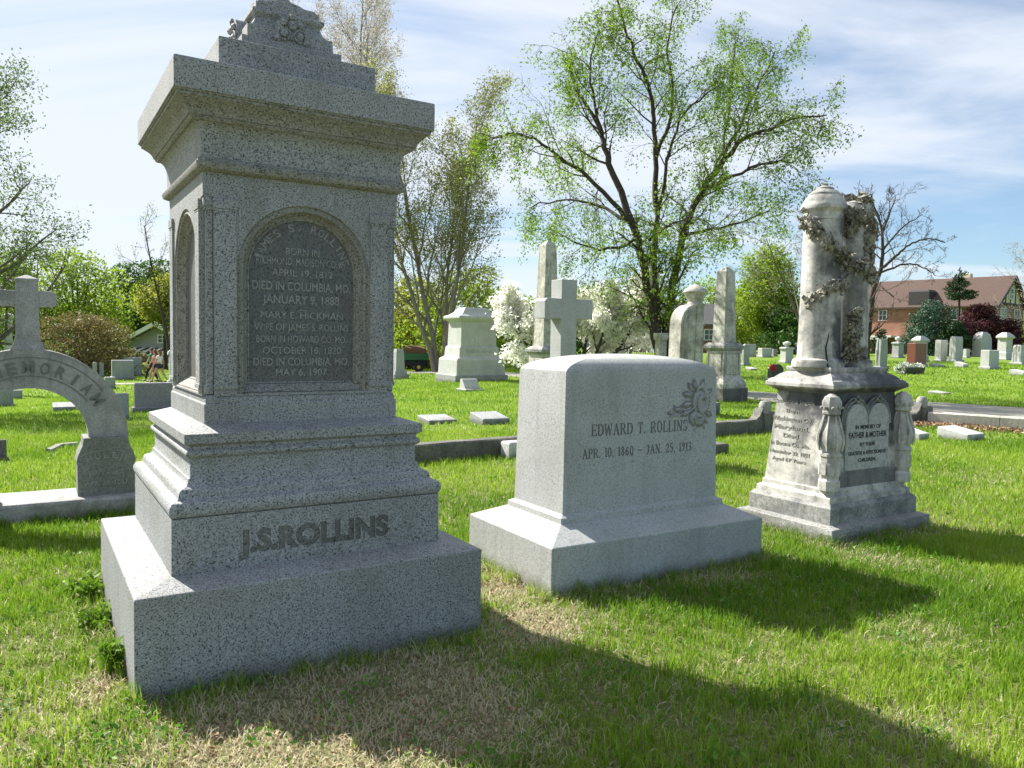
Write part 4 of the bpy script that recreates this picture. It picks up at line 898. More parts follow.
# ---- right hand rows
RG = 'headstones beyond the road on the right'
stone_at('round', 739.6, 751, 344, 366, 'dark grey headstone seen just right of the panelled obelisk', M_MID, group=RG)
stone_at('slab', 744, 757, 344, 357, 'small dark headstone behind the dark grey one, by the dark tree trunk', M_MID, group=RG)
stone_at('slab', 756, 773, 348, 357.5, 'low broad grey headstone in front of the lime green tree', M_WHT, .5, group=RG)
stone_at('slab', 771, 778, 349, 356.5, 'tiny brownish headstone right of the low broad one', M_MAU, group=RG)
stone_at('urn', 777.5, 795.5, 341, 363.5, 'pale headstone with a small cap piece on top, left of the columns', M_WHT, .6, group=RG)
e, W_, D_, H_ = stone_at('round', 763.5, 787, 364, 381, 'black rounded headstone with red flowers, in tree shade', M_BLK, .4, group=RG)
fl = MB()
for k in range(14): fl.blob((-W_ * .42 + rnd.uniform(-.12, .1), -D_ * .5 + rnd.uniform(-.1, .05), H_ * .78 + rnd.uniform(-.12, .12)), (.06, .06, .06), 6, k, .3)
fl = fl.build('flower_bunch', plain('red_petals', (.45, .03, .02), .6, .2, 20)); fl.location = e.location; fl.rotation_euler.z = YAW
tag(fl, 'bunch of red flowers on the black rounded headstone', 'flowers')
stone_at('flat', 745.5, 757, 367, 370.5, 'small flat white marker in the shade left of the black headstone', M_WHT, .8, name='grave_marker', cat='grave marker')
stone_at('rock', 873, 889, 339, 369, 'upright grey headstone with rock-pitched side, right beside the column pedestal', M_MID, .55, group=RG, seed=1)
stone_at('urn', 890, 905, 336, 358, 'small dark monument with an urn behind the red granite one', M_MID, .8, group=RG)
e, W_, D_, H_ = stone_at('slab', 904, 928.5, 343, 367, 'polished red granite headstone with a white flower planter before it', M_RED, .55, group=RG)
for ch in [c for c in e.children if c.name.startswith('base')]: ch.data.materials[0] = M_WHT
e2, W2, D2, H2 = stone_at('cap', 909, 930, 336, 362, 'white capped headstone right behind the red granite one', M_WHT, .6, group=RG)
pw = at(911, 374); e = empty('planter', pw, YAW, 'dark low planter trough with white flowers before the red granite headstone', 'planter')
m_ = MB(); m_.loft([(-.1, .05), (.35, .0), (.36, .03)], 1.7, .5); m_.build('trough', M_BLK, e, bevel=.01)
def leafcloud(name, mat, centers, radii, n, size, seed, parent=None, loc=None, shell=.55, tone=None, flat=0.0):
    r = np.random.default_rng(seed); centers = np.array(centers, float); radii = np.array(radii, float)
    wts = (radii.prod(1)) ** .8; wts /= wts.sum(); idx = r.choice(len(centers), n, p=wts)
    d = r.normal(size=(n, 3)); d /= np.linalg.norm(d, axis=1, keepdims=True)
    rad = (shell + (1 - shell) * r.random(n) ** .5)[:, None] * (1 + .12 * r.normal(size=(n, 1)))
    Cn = centers[idx] + d * radii[idx] * rad
    lump = r.random(len(centers))[idx]
    return leaves(name, mat, Cn, size, r, parent, loc, lump * .35, flat)
def leaves(name, mat, Cn, size, r, parent=None, loc=None, tbias=0.0, flat=0.0, hang=0.0):
    n = len(Cn); a = r.normal(size=(n, 3)); a[:, 2] -= hang; a /= np.linalg.norm(a, axis=1, keepdims=True)
    b = r.normal(size=(n, 3)); b -= a * (a * b).sum(1, keepdims=True); b /= np.linalg.norm(b, axis=1, keepdims=True)
    s = size * (.6 + .8 * r.random((n, 1)))
    V = np.stack([Cn - a * s, Cn - b * s * .45, Cn + a * s, Cn + b * s * .45], 1).reshape(-1, 3)
    F = np.arange(4 * n).reshape(n, 4)
    t = np.clip(tbias + .65 * r.random(n), 0, 1)
    o = np_mesh(name, V, F, mat, {'tone': np.repeat(t, 4)})
    if parent: o.parent = parent
    if loc is not None: o.location = loc
    return o
L_GRN = leafmat('bush_leaf', [(0, (.03, .07, .015)), (.6, (.06, .13, .02)), (1, (.12, .2, .04))])
L_WHF = leafmat('white_petal', [(0, (.08, .16, .04)), (.4, (.1, .2, .05)), (.45, (.7, .7, .66)), (1, (.85, .85, .82))], .3)
leafcloud('flowers', L_WHF, [(-.6, 0, .45), (0, 0, .42), (.6, 0, .42), (-.95, 0, .3)], [(.4, .28, .18), (.4, .28, .16), (.4, .28, .16), (.35, .3, .3)], 900, .05, 5, e)
stone_at('slab', 933, 948.5, 340, 361.5, 'white headstone just left of the rough-sided one', M_WHT, .6, group=RG)
stone_at('rock', 946, 964.5, 336.5, 362, 'rough-sided pale headstone with a broken-looking left edge', M_WHT, .6, group=RG, seed=2)
stone_at('flat', 955, 968, 361.5, 367.5, 'small flat pale marker in front of the rough-sided headstone', M_WHT, .9, name='grave_marker', cat='grave marker')
stone_at('flat', 929, 945, 363.5, 367.5, 'long flat pale marker right of the planter', M_MID, .7, name='grave_marker', cat='grave marker')
stone_at('peak', 969, 994, 332, 357, 'large pale headstone with a peaked top before the purple tree', M_WHT, .55, group=RG, seed=3)
stone_at('slab', 962, 970.5, 349, 358, 'tiny pale headstone in the gap left of the peaked one', M_WHT, .6, group=RG)
stone_at('slab', 977.5, 1001, 350, 369.5, 'square pale headstone standing nearest on the right lawn', M_WHT, .55, group=RG)
stone_at('cap', 994, 1014.5, 332.5, 360, 'pale monument with a heavy projecting cap, right of the peaked headstone', M_WHT, .7, group=RG)
stone_at('rock', 1009, 1030, 345, 365, 'rough pale headstone cut by the right edge of the picture', M_WHT, .7, group=RG, seed=4)
stone_at('slab', 1012, 1026, 338, 352, 'dark square headstone at the far right edge behind the rough one', M_MID, .7, group=RG)
stone_at('slab', 930, 937, 341, 353, 'narrow dark headstone far behind between red granite and white ones', M_MID, .7, group=RG)
stone_at('flat', 1010, 1030, 369.5, 375.5, 'flat pale marker lying at the right edge beyond the road', M_WHT, .9, name='grave_marker', cat='grave marker')
stone_at('flat', 900, 927, 427, 440.5, 'flat grey marker touching the right side of the column pedestal', M_WHT, 1.3, name='grave_marker', cat='grave marker', sink=.1)
stone_at('flat', 939, 982, 427, 441, 'flat pale marker on the lawn by the leaf-strewn curb', M_WHT, 1.0, name='grave_marker', cat='grave marker', sink=.1)
stone_at('flat', 929, 950, 391, 394.5, 'thin flat pale marker just beyond the road', M_WHT, 1.0, name='grave_marker', cat='grave marker')
# ---- left hand rows
LG = 'headstones on the left lawn'
stone_at('slab', 110.5, 135, 360, 380, 'grey headstone with rounded shoulders facing the walkers', M_MID, .5, group=LG)
stone_at('slab', 122, 143, 357.5, 376, 'taller grey headstone half hidden behind the rounded one', M_MID, .5, group=LG)
e, W_, D_, H_ = stone_at('round', 92, 98, 362, 379, 'small dark post with a round white top, left of a matching one', M_MID, .9, group=LG)
e, W_, D_, H_ = stone_at('round', 98.5, 105, 362, 377, 'small dark post with a round white top, right of a matching one', M_MID, .9, group=LG)
stone_at('plain', 104, 116, 377, 389, 'low dark block with a pale top behind the arch shoulder', M_MID, .8, group=LG)
stone_at('slab', 133, 176, 382.5, 412, 'mauve-grey granite headstone on a wide base beside the tall monument', M_MAU, .35, group=LG)
stone_at('plain', 116, 129, 393, 420, 'narrow grey stone just behind the right end of the arch', M_MID, .5, group=LG)
stone_at('slab', -8, 14, 390, 407, 'grey headstone under the arch at the left edge', M_MID, .5, group=LG)
stone_at('plain', 13.5, 22.5, 390, 399, 'small dark stone right of the grey one under the arch', M_MID, .6, group=LG)
stone_at('flat', 52, 77, 402.5, 411.5, 'low dark marker seen through the arch near its right pier', M_MID, .7, name='grave_marker', cat='grave marker')
stone_at('slant', -14, 9, 440, 462, 'dark slant stone cut by the left edge, seen through the arch', M_COP, .6, group=LG)
e, W_, H_ = obelisk(9.5, 395, 313, 16, 'old brown pillar with a ball top seen behind the cross', M_OLD, [('base', None, [(0, 1.1), (.1, 1.1)]), ('shaft', None, [(.098, .8), (.88, .55)]), ('cap', None, [(.878, .7), (.92, .7)])], name='stone_pillar', cat='pillar')
m_ = MB(); m_.lathe([(.1, H_ * .915), (.22, H_ * .95), (.20, H_ * .98), (.001, H_)], 12); m_.build('finial', M_OLD, e, smooth=40)
e, W_, H_ = obelisk(171.5, 384, 350, 9, 'thin pale post partly hidden by the tall monument', M_WHT, [('base', None, [(0, 1.2), (.1, 1.2)]), ('shaft', None, [(.098, .6), (.86, .6)]), ('cap', None, [(.858, 1.0), (.93, 1.0), (1, .4)])], name='stone_post', cat='pillar')
# curved pale edging on the lawn
q0, q1, q2 = at(48, 453), at(60, 447.5), at(78, 446); m_ = MB()
P = [q0, q0.lerp(q1, .6) + Vector((-.02, .04, 0)), q1, q2]
for p_ in P: p_.z = Gf(p_.x, p_.y) + .01
m_.tube([Vector(p) for p in P], .055, 6); o = m_.build('curved_edging', M_WHT, smooth=40); tag(o, 'short curved white edging stone in grass seen through the arch', 'edging')

# ================================================================== COPING WALLS
def wall(name, a, b, h, w, mat, label, cat='wall', seed=1, capm=None):
    """rough masonry kerb from a to b"""
    L = (b - a).length; ang = math.atan2(b.y - a.y, b.x - a.x); mid = (a + b) / 2
    e = empty(name, (mid.x, mid.y, Gf(mid.x, mid.y)), ang, label, cat); n = max(2, int(L / .25)); rr = random.Random(seed)
    vs = []; fs = []
    for i in range(n + 1):
        x = -L / 2 + L * i / n; j = lambda s: rr.uniform(-s, s)
        ring = [(-w / 2, -.15), (-w / 2, h * .5), (-w / 2, h - .02), (-w / 2 + .02, h), (w / 2 - .02, h), (w / 2, h - .02), (w / 2, -.15)]
        vs += [(x, p[0] + j(.005), p[1] + j(.004)) for p in ring]
    for i in range(n):
        for k in range(6): fs.append((i * 7 + k, (i + 1) * 7 + k, (i + 1) * 7 + k + 1, i * 7 + k + 1))
    fs += [tuple(range(6, -1, -1)), tuple(range(n * 7, n * 7 + 7))]
    m_ = MB(); m_.add(vs, [f[::-1] for f in fs]); m_.build('kerb', mat, e, smooth=25)
    return e
u = Vector((math.cos(R(32)), math.sin(R(32)), 0))
A0 = at(422, 463.5); A0.z = 0; HW = .24
A1 = A0 - u * 1.5
P1 = at(764, 432); P1.z = 0; P2 = at(921, 424); P2.z = 0
wall('low_coping_wall', A1, P1 - (P1 - A0).normalized() * .14, HW, .2, M_COP, 'low dark mossy stone coping wall running behind the wide headstone', seed=1)
wdir = (P2 - P1).normalized()
wall('low_coping_wall', P2 - wdir * 1.9, P2 - wdir * .16, .22, .2, M_COP, 'short dark coping wall right behind the twin column monument', seed=2)
def endpost(p, label, s=1.0):
    e = empty('coping_post', (p.x, p.y, 0), R(32), label, 'post'); m_ = MB()
    m_.loft([(-.1, 0), (.34 * s, 0), (.36 * s, .01), (.37 * s, .03)], .30, .30); m_.build('block', M_COP, e, bevel=.01)
    m_ = MB(); m_.lathe([(.10, .362 * s), (.105, .45 * s), (.10, .50 * s), (.07, .545 * s), (.001, .56 * s)], 16); m_.build('rounded_top', M_MARB, e, smooth=40)
    m_ = MB(); pts = [(-.30, .2), (-.14, .2), (-.14, .44 * s), (-.18, .38 * s), (-.22, .30 * s), (-.30, .25)]
    m_.prism(pts, -.09, .09); m_.build('scroll', M_COP, e, bevel=.01)
endpost(P1, 'rounded coping end post left of the twin column monument'); endpost(P2, 'rounded coping end post at the curb corner right of the columns')
B1 = at(1030, 432); B1.z = 0; bd = (B1 - P2).normalized()
wall('curb_wall', P2 + bd * .14, P2 + bd * 1.35, .26, .26, M_CON, 'pale concrete curb section nearest the corner post', 'curb', 3)
wall('curb_wall', P2 + bd * 1.36, P2 + bd * 6.0, .26, .26, M_CON, 'long pale concrete curb running off the right edge', 'curb', 4)

# ================================================================== GRASS
def vnoise(x, y, s, seed):
    x = x * s; y = y * s; xi = np.floor(x).astype(np.int64); yi = np.floor(y).astype(np.int64); fx = x - xi; fy = y - yi
    def h(a, b):
        k = (a * 374761393 + b * 668265263 + seed * 974634777) & 0xffffffff; k = ((k ^ (k >> 13)) * 1274126177) & 0xffffffff
        return ((k ^ (k >> 16)) & 0xffff) / 65535.0
    fx = fx * fx * (3 - 2 * fx); fy = fy * fy * (3 - 2 * fy)
    return (h(xi, yi) * (1 - fx) + h(xi + 1, yi) * fx) * (1 - fy) + (h(xi, yi + 1) * (1 - fx) + h(xi + 1, yi + 1) * fx) * fy
foot = [(mon, MW, MD), (em, EW, ED), (tm, TW, TD), (am, SPAN + .62, BD)]
def rectdist(x, y, o, w, d):
    cx_, cy_ = o.location.x, o.location.y; a = -o.rotation_euler.z
    lx = (x - cx_) * math.cos(a) - (y - cy_) * math.sin(a); ly = (x - cx_) * math.sin(a) + (y - cy_) * math.cos(a)
    qx = np.abs(lx) - w / 2; qy = np.abs(ly) - d / 2
    return np.where((qx < 0) & (qy < 0), np.maximum(qx, qy), np.hypot(np.maximum(qx, 0), np.maximum(qy, 0))), lx, ly
dead_blobs = [(at(*p), r_, s_) for p, r_, s_ in [((300, 730), .42, 1.1), ((400, 705), .42, 1.1), ((470, 735), .26, .9), ((350, 760), .4, 1.0), ((505, 590), .26, .9), ((530, 625), .24, .9), ((170, 745), .25, .7), ((115, 690), .16, .8), ((60, 640), .3, .3), ((990, 480), .5, .2),
    ((700, 575), .25, .6), ((960, 740), .35, .4), ((930, 640), .22, .3), ((880, 560), .2, .4), ((760, 660), .3, .3), ((600, 690), .3, .3), ((130, 570), .3, .4), ((40, 730), .4, .35)]]
def deadness(x, y):
    d = np.zeros_like(x)
    for p, r_, s_ in dead_blobs: d = np.maximum(d, s_ * np.exp(-((x - p.x) ** 2 + (y - p.y) ** 2) / (2 * r_ * r_)))
    for (o, w, dd) in foot[:3]:
        q, _, _ = rectdist(x, y, o, w, dd); d = np.maximum(d, .85 * np.exp(-np.maximum(q, 0) / .10))
    d = d + .20 * (vnoise(x, y, 1.7, 3) - .6) + .34 * (vnoise(x, y, 5.5, 4) - .62)
    return np.clip(d, 0, 1)
L_GRS = leafmat('grass_blade', [(0, (.06, .15, .008)), (.3, (.130, .265, .016)), (.6, (.27, .40, .032)), (.70, (.34, .47, .06)), (.76, (.54, .49, .27)), (.9, (.72, .65, .47)), (1, (.44, .35, .24))], .42, .5)
def polydist(x, y, Q):
    d = np.full(x.shape, 1e9)
    for i in range(len(Q) - 1):
        ax, ay, bx, by = Q[i][0], Q[i][1], Q[i + 1][0], Q[i + 1][1]; hw0 = 0 if len(Q[i]) < 3 or hasattr(Q[i], 'x') else Q[i][2]; hw1 = 0 if hw0 == 0 else Q[i + 1][2]; L2 = (bx - ax) ** 2 + (by - ay) ** 2 + 1e-9
        t = np.clip(((x - ax) * (bx - ax) + (y - ay) * (by - ay)) / L2, 0, 1); d = np.minimum(d, np.hypot(x - ax - t * (bx - ax), y - ay - t * (by - ay)) - hw0 - t * (hw1 - hw0))
    return d
WALLS = [(A1, P1), (P2 - wdir * 1.9, P2), (P2, P2 + bd * 6)]
def grass(name, y0, y1, n, hgt, wid, seed, segs=2, k=1.12, off=0.0, tuft=None):
    r = np.random.default_rng(seed)
    yv = np.sqrt(y0 ** 2 + (y1 ** 2 - y0 ** 2) * r.random(n)); xv = (r.random(n) * 2 - 1) * (.72 * yv * k + off)
    keep = np.ones(n, bool)
    for (o, w, dd) in foot: keep &= rectdist(xv, yv, o, w, dd)[0] > .004
    for a, b in WALLS: keep &= polydist(xv, yv, [a, b]) > .11
    keep &= polydist(xv, yv, roadQ) > -.04
    if y1 > 20: keep &= polydist(xv, yv, pathQ) > -.03
    if tuft is not None: xv, yv = tuft; n = len(xv); keep = np.ones(n, bool)
    for (o, w, dd) in (foot if tuft is not None else []): keep &= rectdist(xv, yv, o, w, dd)[0] > .003
    dn = deadness(xv, yv) * (.35 if tuft is not None else 1); clump = vnoise(xv, yv, 14, 9) * .6 + vnoise(xv, yv, 3.3, 8) * .4
    keep &= (r.random(n) < np.clip(.50 + 1.0 * clump, .35, 1))
    xv, yv, dn, clump = xv[keep], yv[keep], dn[keep], clump[keep]; n = len(xv)
    isdead = r.random(n) < np.clip(dn * 1.25 + .03, 0, .96)
    h = hgt * (.45 + .75 * r.random(n)) * (.35 + 1.3 * clump) * np.where(isdead, .85, 1) * (1 - .35 * dn)
    w = wid * (.7 + .6 * r.random(n))
    az = r.random(n) * 2 * np.pi; lean = np.where(isdead, .5 + 1.1 * r.random(n), .10 + .65 * r.random(n) ** 1.5)
    dx_, dy_ = np.cos(az), np.sin(az); fa = r.random(n) * np.pi; wx, wy = np.cos(fa), np.sin(fa)
    z0 = G(xv, yv) - .006
    rows = []
    for t in np.linspace(0, 1, segs + 1):
        b = lean * t ** 1.6
        px_ = xv + dx_ * h * np.sin(b) * t; py_ = yv + dy_ * h * np.sin(b) * t; pz_ = z0 + h * t * np.cos(b * .8) + .004
        ww = w * (1 - t) ** .7 * .5 if t > 0 else w * .5
        if t < 1:
            rows.append(np.stack([px_ - wx * ww, py_ - wy * ww, pz_], -1)); rows.append(np.stack([px_ + wx * ww, py_ + wy * ww, pz_], -1))
        else: rows.append(np.stack([px_, py_, pz_], -1))
    V = np.stack(rows, 1); m_ = V.shape[1]; base = (np.arange(n) * m_)[:, None]
    tris = []
    for s in range(segs - 1):
        o = 2 * s; tris += [[o, o + 1, o + 3], [o, o + 3, o + 2]]
    tris.append([2 * segs - 2, 2 * segs - 1, 2 * segs])
    F = (base[:, :, None] + np.array(tris)[None]).reshape(-1, 3)
    tone = np.where(isdead, .76 + .24 * r.random(n), np.clip(.12 + .42 * vnoise(xv, yv, 1.1, 5) + .40 * r.random(n) - .10 * clump, 0, .68))
    o = np_mesh(name, V.reshape(-1, 3), F, L_GRS, {'tone': np.repeat(tone, m_)}, 3)
    tag(o, kind='stuff', label='bright green lawn grass with straw patches among the graves', cat='grass'); return o
grass('grass', 1.9, 6.2, 190000, .070, .0060, 1, 3, 1.15, .3)
tx, ty = [], []; r = np.random.default_rng(23)
for (o, w, dd) in foot:
    for k in range(150):
        q = r.random() * 2 * (w + dd); c_ = r.integers(4, 60) if r.random() < .75 else 0
        sx0 = -w / 2 + q if q < w else w / 2 if q < w + dd else w / 2 - (q - w - dd) if q < 2 * w + dd else -w / 2
        sy0 = -dd / 2 if q < w else -dd / 2 + (q - w) if q < w + dd else dd / 2 if q < 2 * w + dd else dd / 2 - (q - 2 * w - dd)
        k0 = 1 + .05 / max(w, dd); lx = sx0 * k0 + r.normal(size=c_) * .035; ly = sy0 * k0 + r.normal(size=c_) * .035; a = o.rotation_euler.z
        tx.append(o.location.x + lx * math.cos(a) - ly * math.sin(a)); ty.append(o.location.y + lx * math.sin(a) + ly * math.cos(a))
grass('grass', 1, 2, 10, .105, .0055, 9, 3, tuft=(np.concatenate(tx), np.concatenate(ty)))
grass('grass', 6.2, 13, 170000, .072, .0095, 2, 2, 1.12)
grass('grass', 13, 30, 150000, .075, .018, 3, 2, 1.1)
grass('grass', 30, 62, 90000, .10, .045, 4, 1 + 1, 1.1)

# dry leaves along the curb and litter by the bases
L_DRY = leafmat('dry_leaf', [(0, (.17, .09, .05)), (.4, (.36, .24, .14)), (1, (.62, .50, .36))], .15, .8)
r = np.random.default_rng(3); n = 1700; t = r.random(n) ** 1.3 * 5.2; s = np.abs(r.normal(size=n)) * .38 + .16
left = Vector((bd.y, -bd.x, 0))
if left.y > 0: left = -left
side = Vector((-bd.y, bd.x, 0)); side = side if side.x < 0 else -side
Cn = np.stack([P2.x + bd.x * t + side.x * s, P2.y + bd.y * t + side.y * s, .035 + .05 * r.random(n)], -1)
o = leaves('fallen_leaves', L_DRY, Cn, .035, r); tag(o, 'brown dry leaves drifted along the pale curb', 'leaves', kind='stuff')
n = 1600; c_ = []
for p, r_, s_ in dead_blobs[:8]:
    k = n // 8; c_.append(np.stack([p.x + r.normal(size=k) * r_ * .8, p.y + r.normal(size=k) * r_ * .8, .012 + .02 * r.random(k)], -1))
Cn = np.concatenate(c_); keep = np.ones(len(Cn), bool)
for (oo, w, dd) in foot: keep &= rectdist(Cn[:, 0], Cn[:, 1], oo, w, dd)[0] > .02
o = leaves('dry_litter', L_DRY, Cn[keep], .011, r); tag(o, 'small dry leaf litter on the bare patches in front', 'litter', kind='stuff')

# low broad-leaved clover and weeds scattered through the turf
r = np.random.default_rng(17); cc = []
for k in range(260):
    y0 = 2.2 + 9 * r.random() ** 1.6; x0 = (r.random() * 2 - 1) * .75 * y0; q = int(10 + 30 * r.random()); sp_ = .03 + .09 * r.random()
    cc.append(np.stack([x0 + r.normal(size=q) * sp_, y0 + r.normal(size=q) * sp_, .022 + .028 * r.random(q)], -1))
Cn = np.concatenate(cc); keep = np.ones(len(Cn), bool)
for (oo, w, dd) in foot: keep &= rectdist(Cn[:, 0], Cn[:, 1], oo, w, dd)[0] > .02
Cn = Cn[keep]; Cn[:, 2] += G(Cn[:, 0], Cn[:, 1])
L_CLO = leafmat('clover_leaf', [(0, (.07, .19, .03)), (.5, (.13, .28, .03)), (1, (.24, .38, .06))], .35)
o = leaves('clover', L_CLO, Cn, .015, r); tag(o, 'small round-leaved clover and weeds through the turf', 'clover', kind='stuff')
# leafy weeds beside the tall monument
L_WEED = leafmat('weed_leaf', [(0, (.09, .19, .015)), (.5, (.17, .30, .02)), (1, (.27, .40, .05))], .45)
def weed(px, py, rad, h, n, seed, label):
    p = at(px, py); r = np.random.default_rng(seed); e = empty('weed_plant', p, 0, label, 'weed', 'leafy weeds by the monument base')
    stem = MB(); tips = []
    for k in range(max(6, n // 22)):
        a = r.random() * 6.28; q = rad * r.random() ** .6; hh = h * (.5 + .6 * r.random())
        P = [Vector((0, 0, 0)), Vector((q * .4 * math.cos(a), q * .4 * math.sin(a), hh * .6)), Vector((q * math.cos(a), q * math.sin(a), hh))]
        stem.tube(P, [.003, .0025, .0015], 4); tips.append((P, a))
    stem.build('stems', L_WEEDS, e)
    C_ = []
    for P, a in tips:
        for j in range(n // len(tips)):
            t = .35 + .65 * r.random(); b = P[0].lerp(P[1], t * 2) if t < .5 else P[1].lerp(P[2], t * 2 - 1); C_.append(np.array(b) + r.normal(size=3) * [.022, .022, .012])
    leaves('leaves', L_WEED, np.array(C_), .019, r, e)
L_WEEDS = plain('weed_stem', (.10, .16, .04), .7)
weed(88, 600, .16, .13, 420, 1, 'broad leafy weed clump at the back of the tall monument left side')
weed(100, 630, .12, .11, 300, 2, 'middle leafy weed clump along the tall monument left side')
weed(112, 672, .09, .14, 240, 3, 'leafy weed clump touching the front left corner of the tall monument')

# ================================================================== TREES
def tree(name, label, pos, H, wood, leafm, seed, stems=((0, 0, 1.0),), r0=.18, lev=4, nch=(9, 7, 5, 4), ang=(38, 42, 40, 40), ratio=(.55, .55, .5, .5),
         trop=(.05, .05, 0, -.05), wig=.12, start=.28, leafn=3, leafs=.06, jit=.12, spread=1.0, hang=0.0, up=.9, minl=0, cat='tree', group=None, trunk_frac=1.0, twig_r=.006, tb=0.0, paths=None, pdens=2.2, plen=2.4, pstart=.25):
    rr = random.Random(seed); e = empty(name, pos, 0, label, cat, group); r = np.random.default_rng(seed)
    trunk = MB(); limb = MB(); tips = []
    def go(p, d, L, rad, lv):
        n = (10, 7, 5, 4, 3)[min(lv, 4)]; P = [p.copy()]; Rr = [rad]; dirs = [d.copy()]
        for i in range(n):
            w = Vector((rr.gauss(0, 1), rr.gauss(0, 1), rr.gauss(0, 1))) * wig * (1.2 if lv else .6)
            d = (d + w + Vector((0, 0, 1)) * trop[min(lv, len(trop) - 1)]).normalized()
            p = p + d * L / n; P.append(p.copy()); Rr.append(max(rad * (1 - .82 * (i + 1) / n), twig_r * .6)); dirs.append(d.copy())
        (trunk if lv == 0 else limb).tube(P, Rr, (9, 6, 4, 3, 3)[min(lv, 4)], cap=False)
        if lv >= minl and leafn:
            if lv >= lev - 1:
                for k in range(1, n + 1):
                    for _ in range(leafn): tips.append(P[k] + Vector((rr.gauss(0, jit), rr.gauss(0, jit), rr.gauss(0, jit) - hang * rr.random())))
        if lv >= lev - 1: return
        m_ = nch[lv]; s0 = start if lv == 0 else .2
        for k in range(m_):
            t = s0 + (1 - s0) * (k + rr.random()) / m_; t = min(t, .995); f = t * n; i = int(f); q = P[i].lerp(P[min(i + 1, n)], f - i); dd = dirs[min(i + 1, n)]
            a = R(ang[lv]) * rr.uniform(.7, 1.25); az = (k * 2.4 + rr.uniform(-.5, .5)); o = dd.orthogonal().normalized(); o.rotate(Matrix.Rotation(az, 3, dd))
            nd = (dd * math.cos(a) + o * math.sin(a)).normalized()
            shape = (1 - .55 * t) if lv == 0 else (1 - .4 * t)
            go(q, nd, L * ratio[lv] * shape * rr.uniform(.8, 1.2) * (spread if lv == 0 else 1), max(Rr[i] * .55, twig_r), lv + 1)
    for (r_a, r_b, pts_) in (paths or []):
        P = []
        for (px_, py_, dy_) in pts_:
            D_ = pos[1] + dy_; q_ = ray(px_, py_); P.append(Vector((q_.x * D_ - pos[0], dy_, CAMH + q_.z * D_ - pos[2])))
        Q_ = []
        for i in range(len(P) - 1):
            p0 = P[max(i - 1, 0)]; p1 = P[i]; p2 = P[i + 1]; p3 = P[min(i + 2, len(P) - 1)]
            for k in range(5):
                t = k / 5; Q_.append(.5 * ((2 * p1) + (p2 - p0) * t + (2 * p0 - 5 * p1 + 4 * p2 - p3) * t * t + (3 * p1 - p0 - 3 * p2 + p3) * t ** 3))
        Q_.append(P[-1]); n = len(Q_); Q_ = [q_ + Vector((rr.gauss(0, 1), rr.gauss(0, 1), rr.gauss(0, 1))) * (.03 if 0 < i else 0) for i, q_ in enumerate(Q_)]
        Rr = [max(r_a + (r_b - r_a) * (i / (n - 1)) ** .8, twig_r) for i in range(n)]
        (trunk if r_a > r0 * .68 else limb).tube(Q_, Rr, 8, cap=False)
        L_ = sum((Q_[i + 1] - Q_[i]).length for i in range(n - 1)); m_ = int(L_ * pdens)
        for k in range(m_ + 1):
            t = pstart + (1 - pstart) * (k + rr.random()) / (m_ + 1); t = min(t, .999); f = t * (n - 1); i = int(f); q_ = Q_[i].lerp(Q_[i + 1], f - i); dd = (Q_[i + 1] - Q_[i]).normalized()
            a = R(ang[1]) * rr.uniform(.6, 1.3); o = dd.orthogonal().normalized(); o.rotate(Matrix.Rotation(k * 2.4 + rr.uniform(-.6, .6), 3, dd))
            go(q_, (dd * math.cos(a) + o * math.sin(a) + Vector((0, 0, .15))).normalized(), plen * (1 - .55 * t) * rr.uniform(.6, 1.35), max(Rr[i] * .45, twig_r), 2)
    for (a, tilt, s) in (stems if not paths else ()):
        d = Vector((math.cos(R(a)) * math.sin(R(tilt)), math.sin(R(a)) * math.sin(R(tilt)), math.cos(R(tilt))))
        off = Vector((math.cos(R(a)), math.sin(R(a)), 0)) * (.25 * r0 * 4 if len(stems) > 1 else 0)
        go(Vector((0, 0, -.1)) + off, d, H * s * trunk_frac, r0 * (s ** .5), 0)
    trunk.build('trunk', wood, e, smooth=60); limb.build('branches', wood, e, smooth=60)
    if leafn and tips:
        T = np.array([tuple(t) for t in tips]); print(name, 'leaves', len(T), 'limb verts', len(limb.v))
        leaves('crown', leafm, T, leafs, r, e, hang=.6 if hang else 0, tbias=tb)
    return e
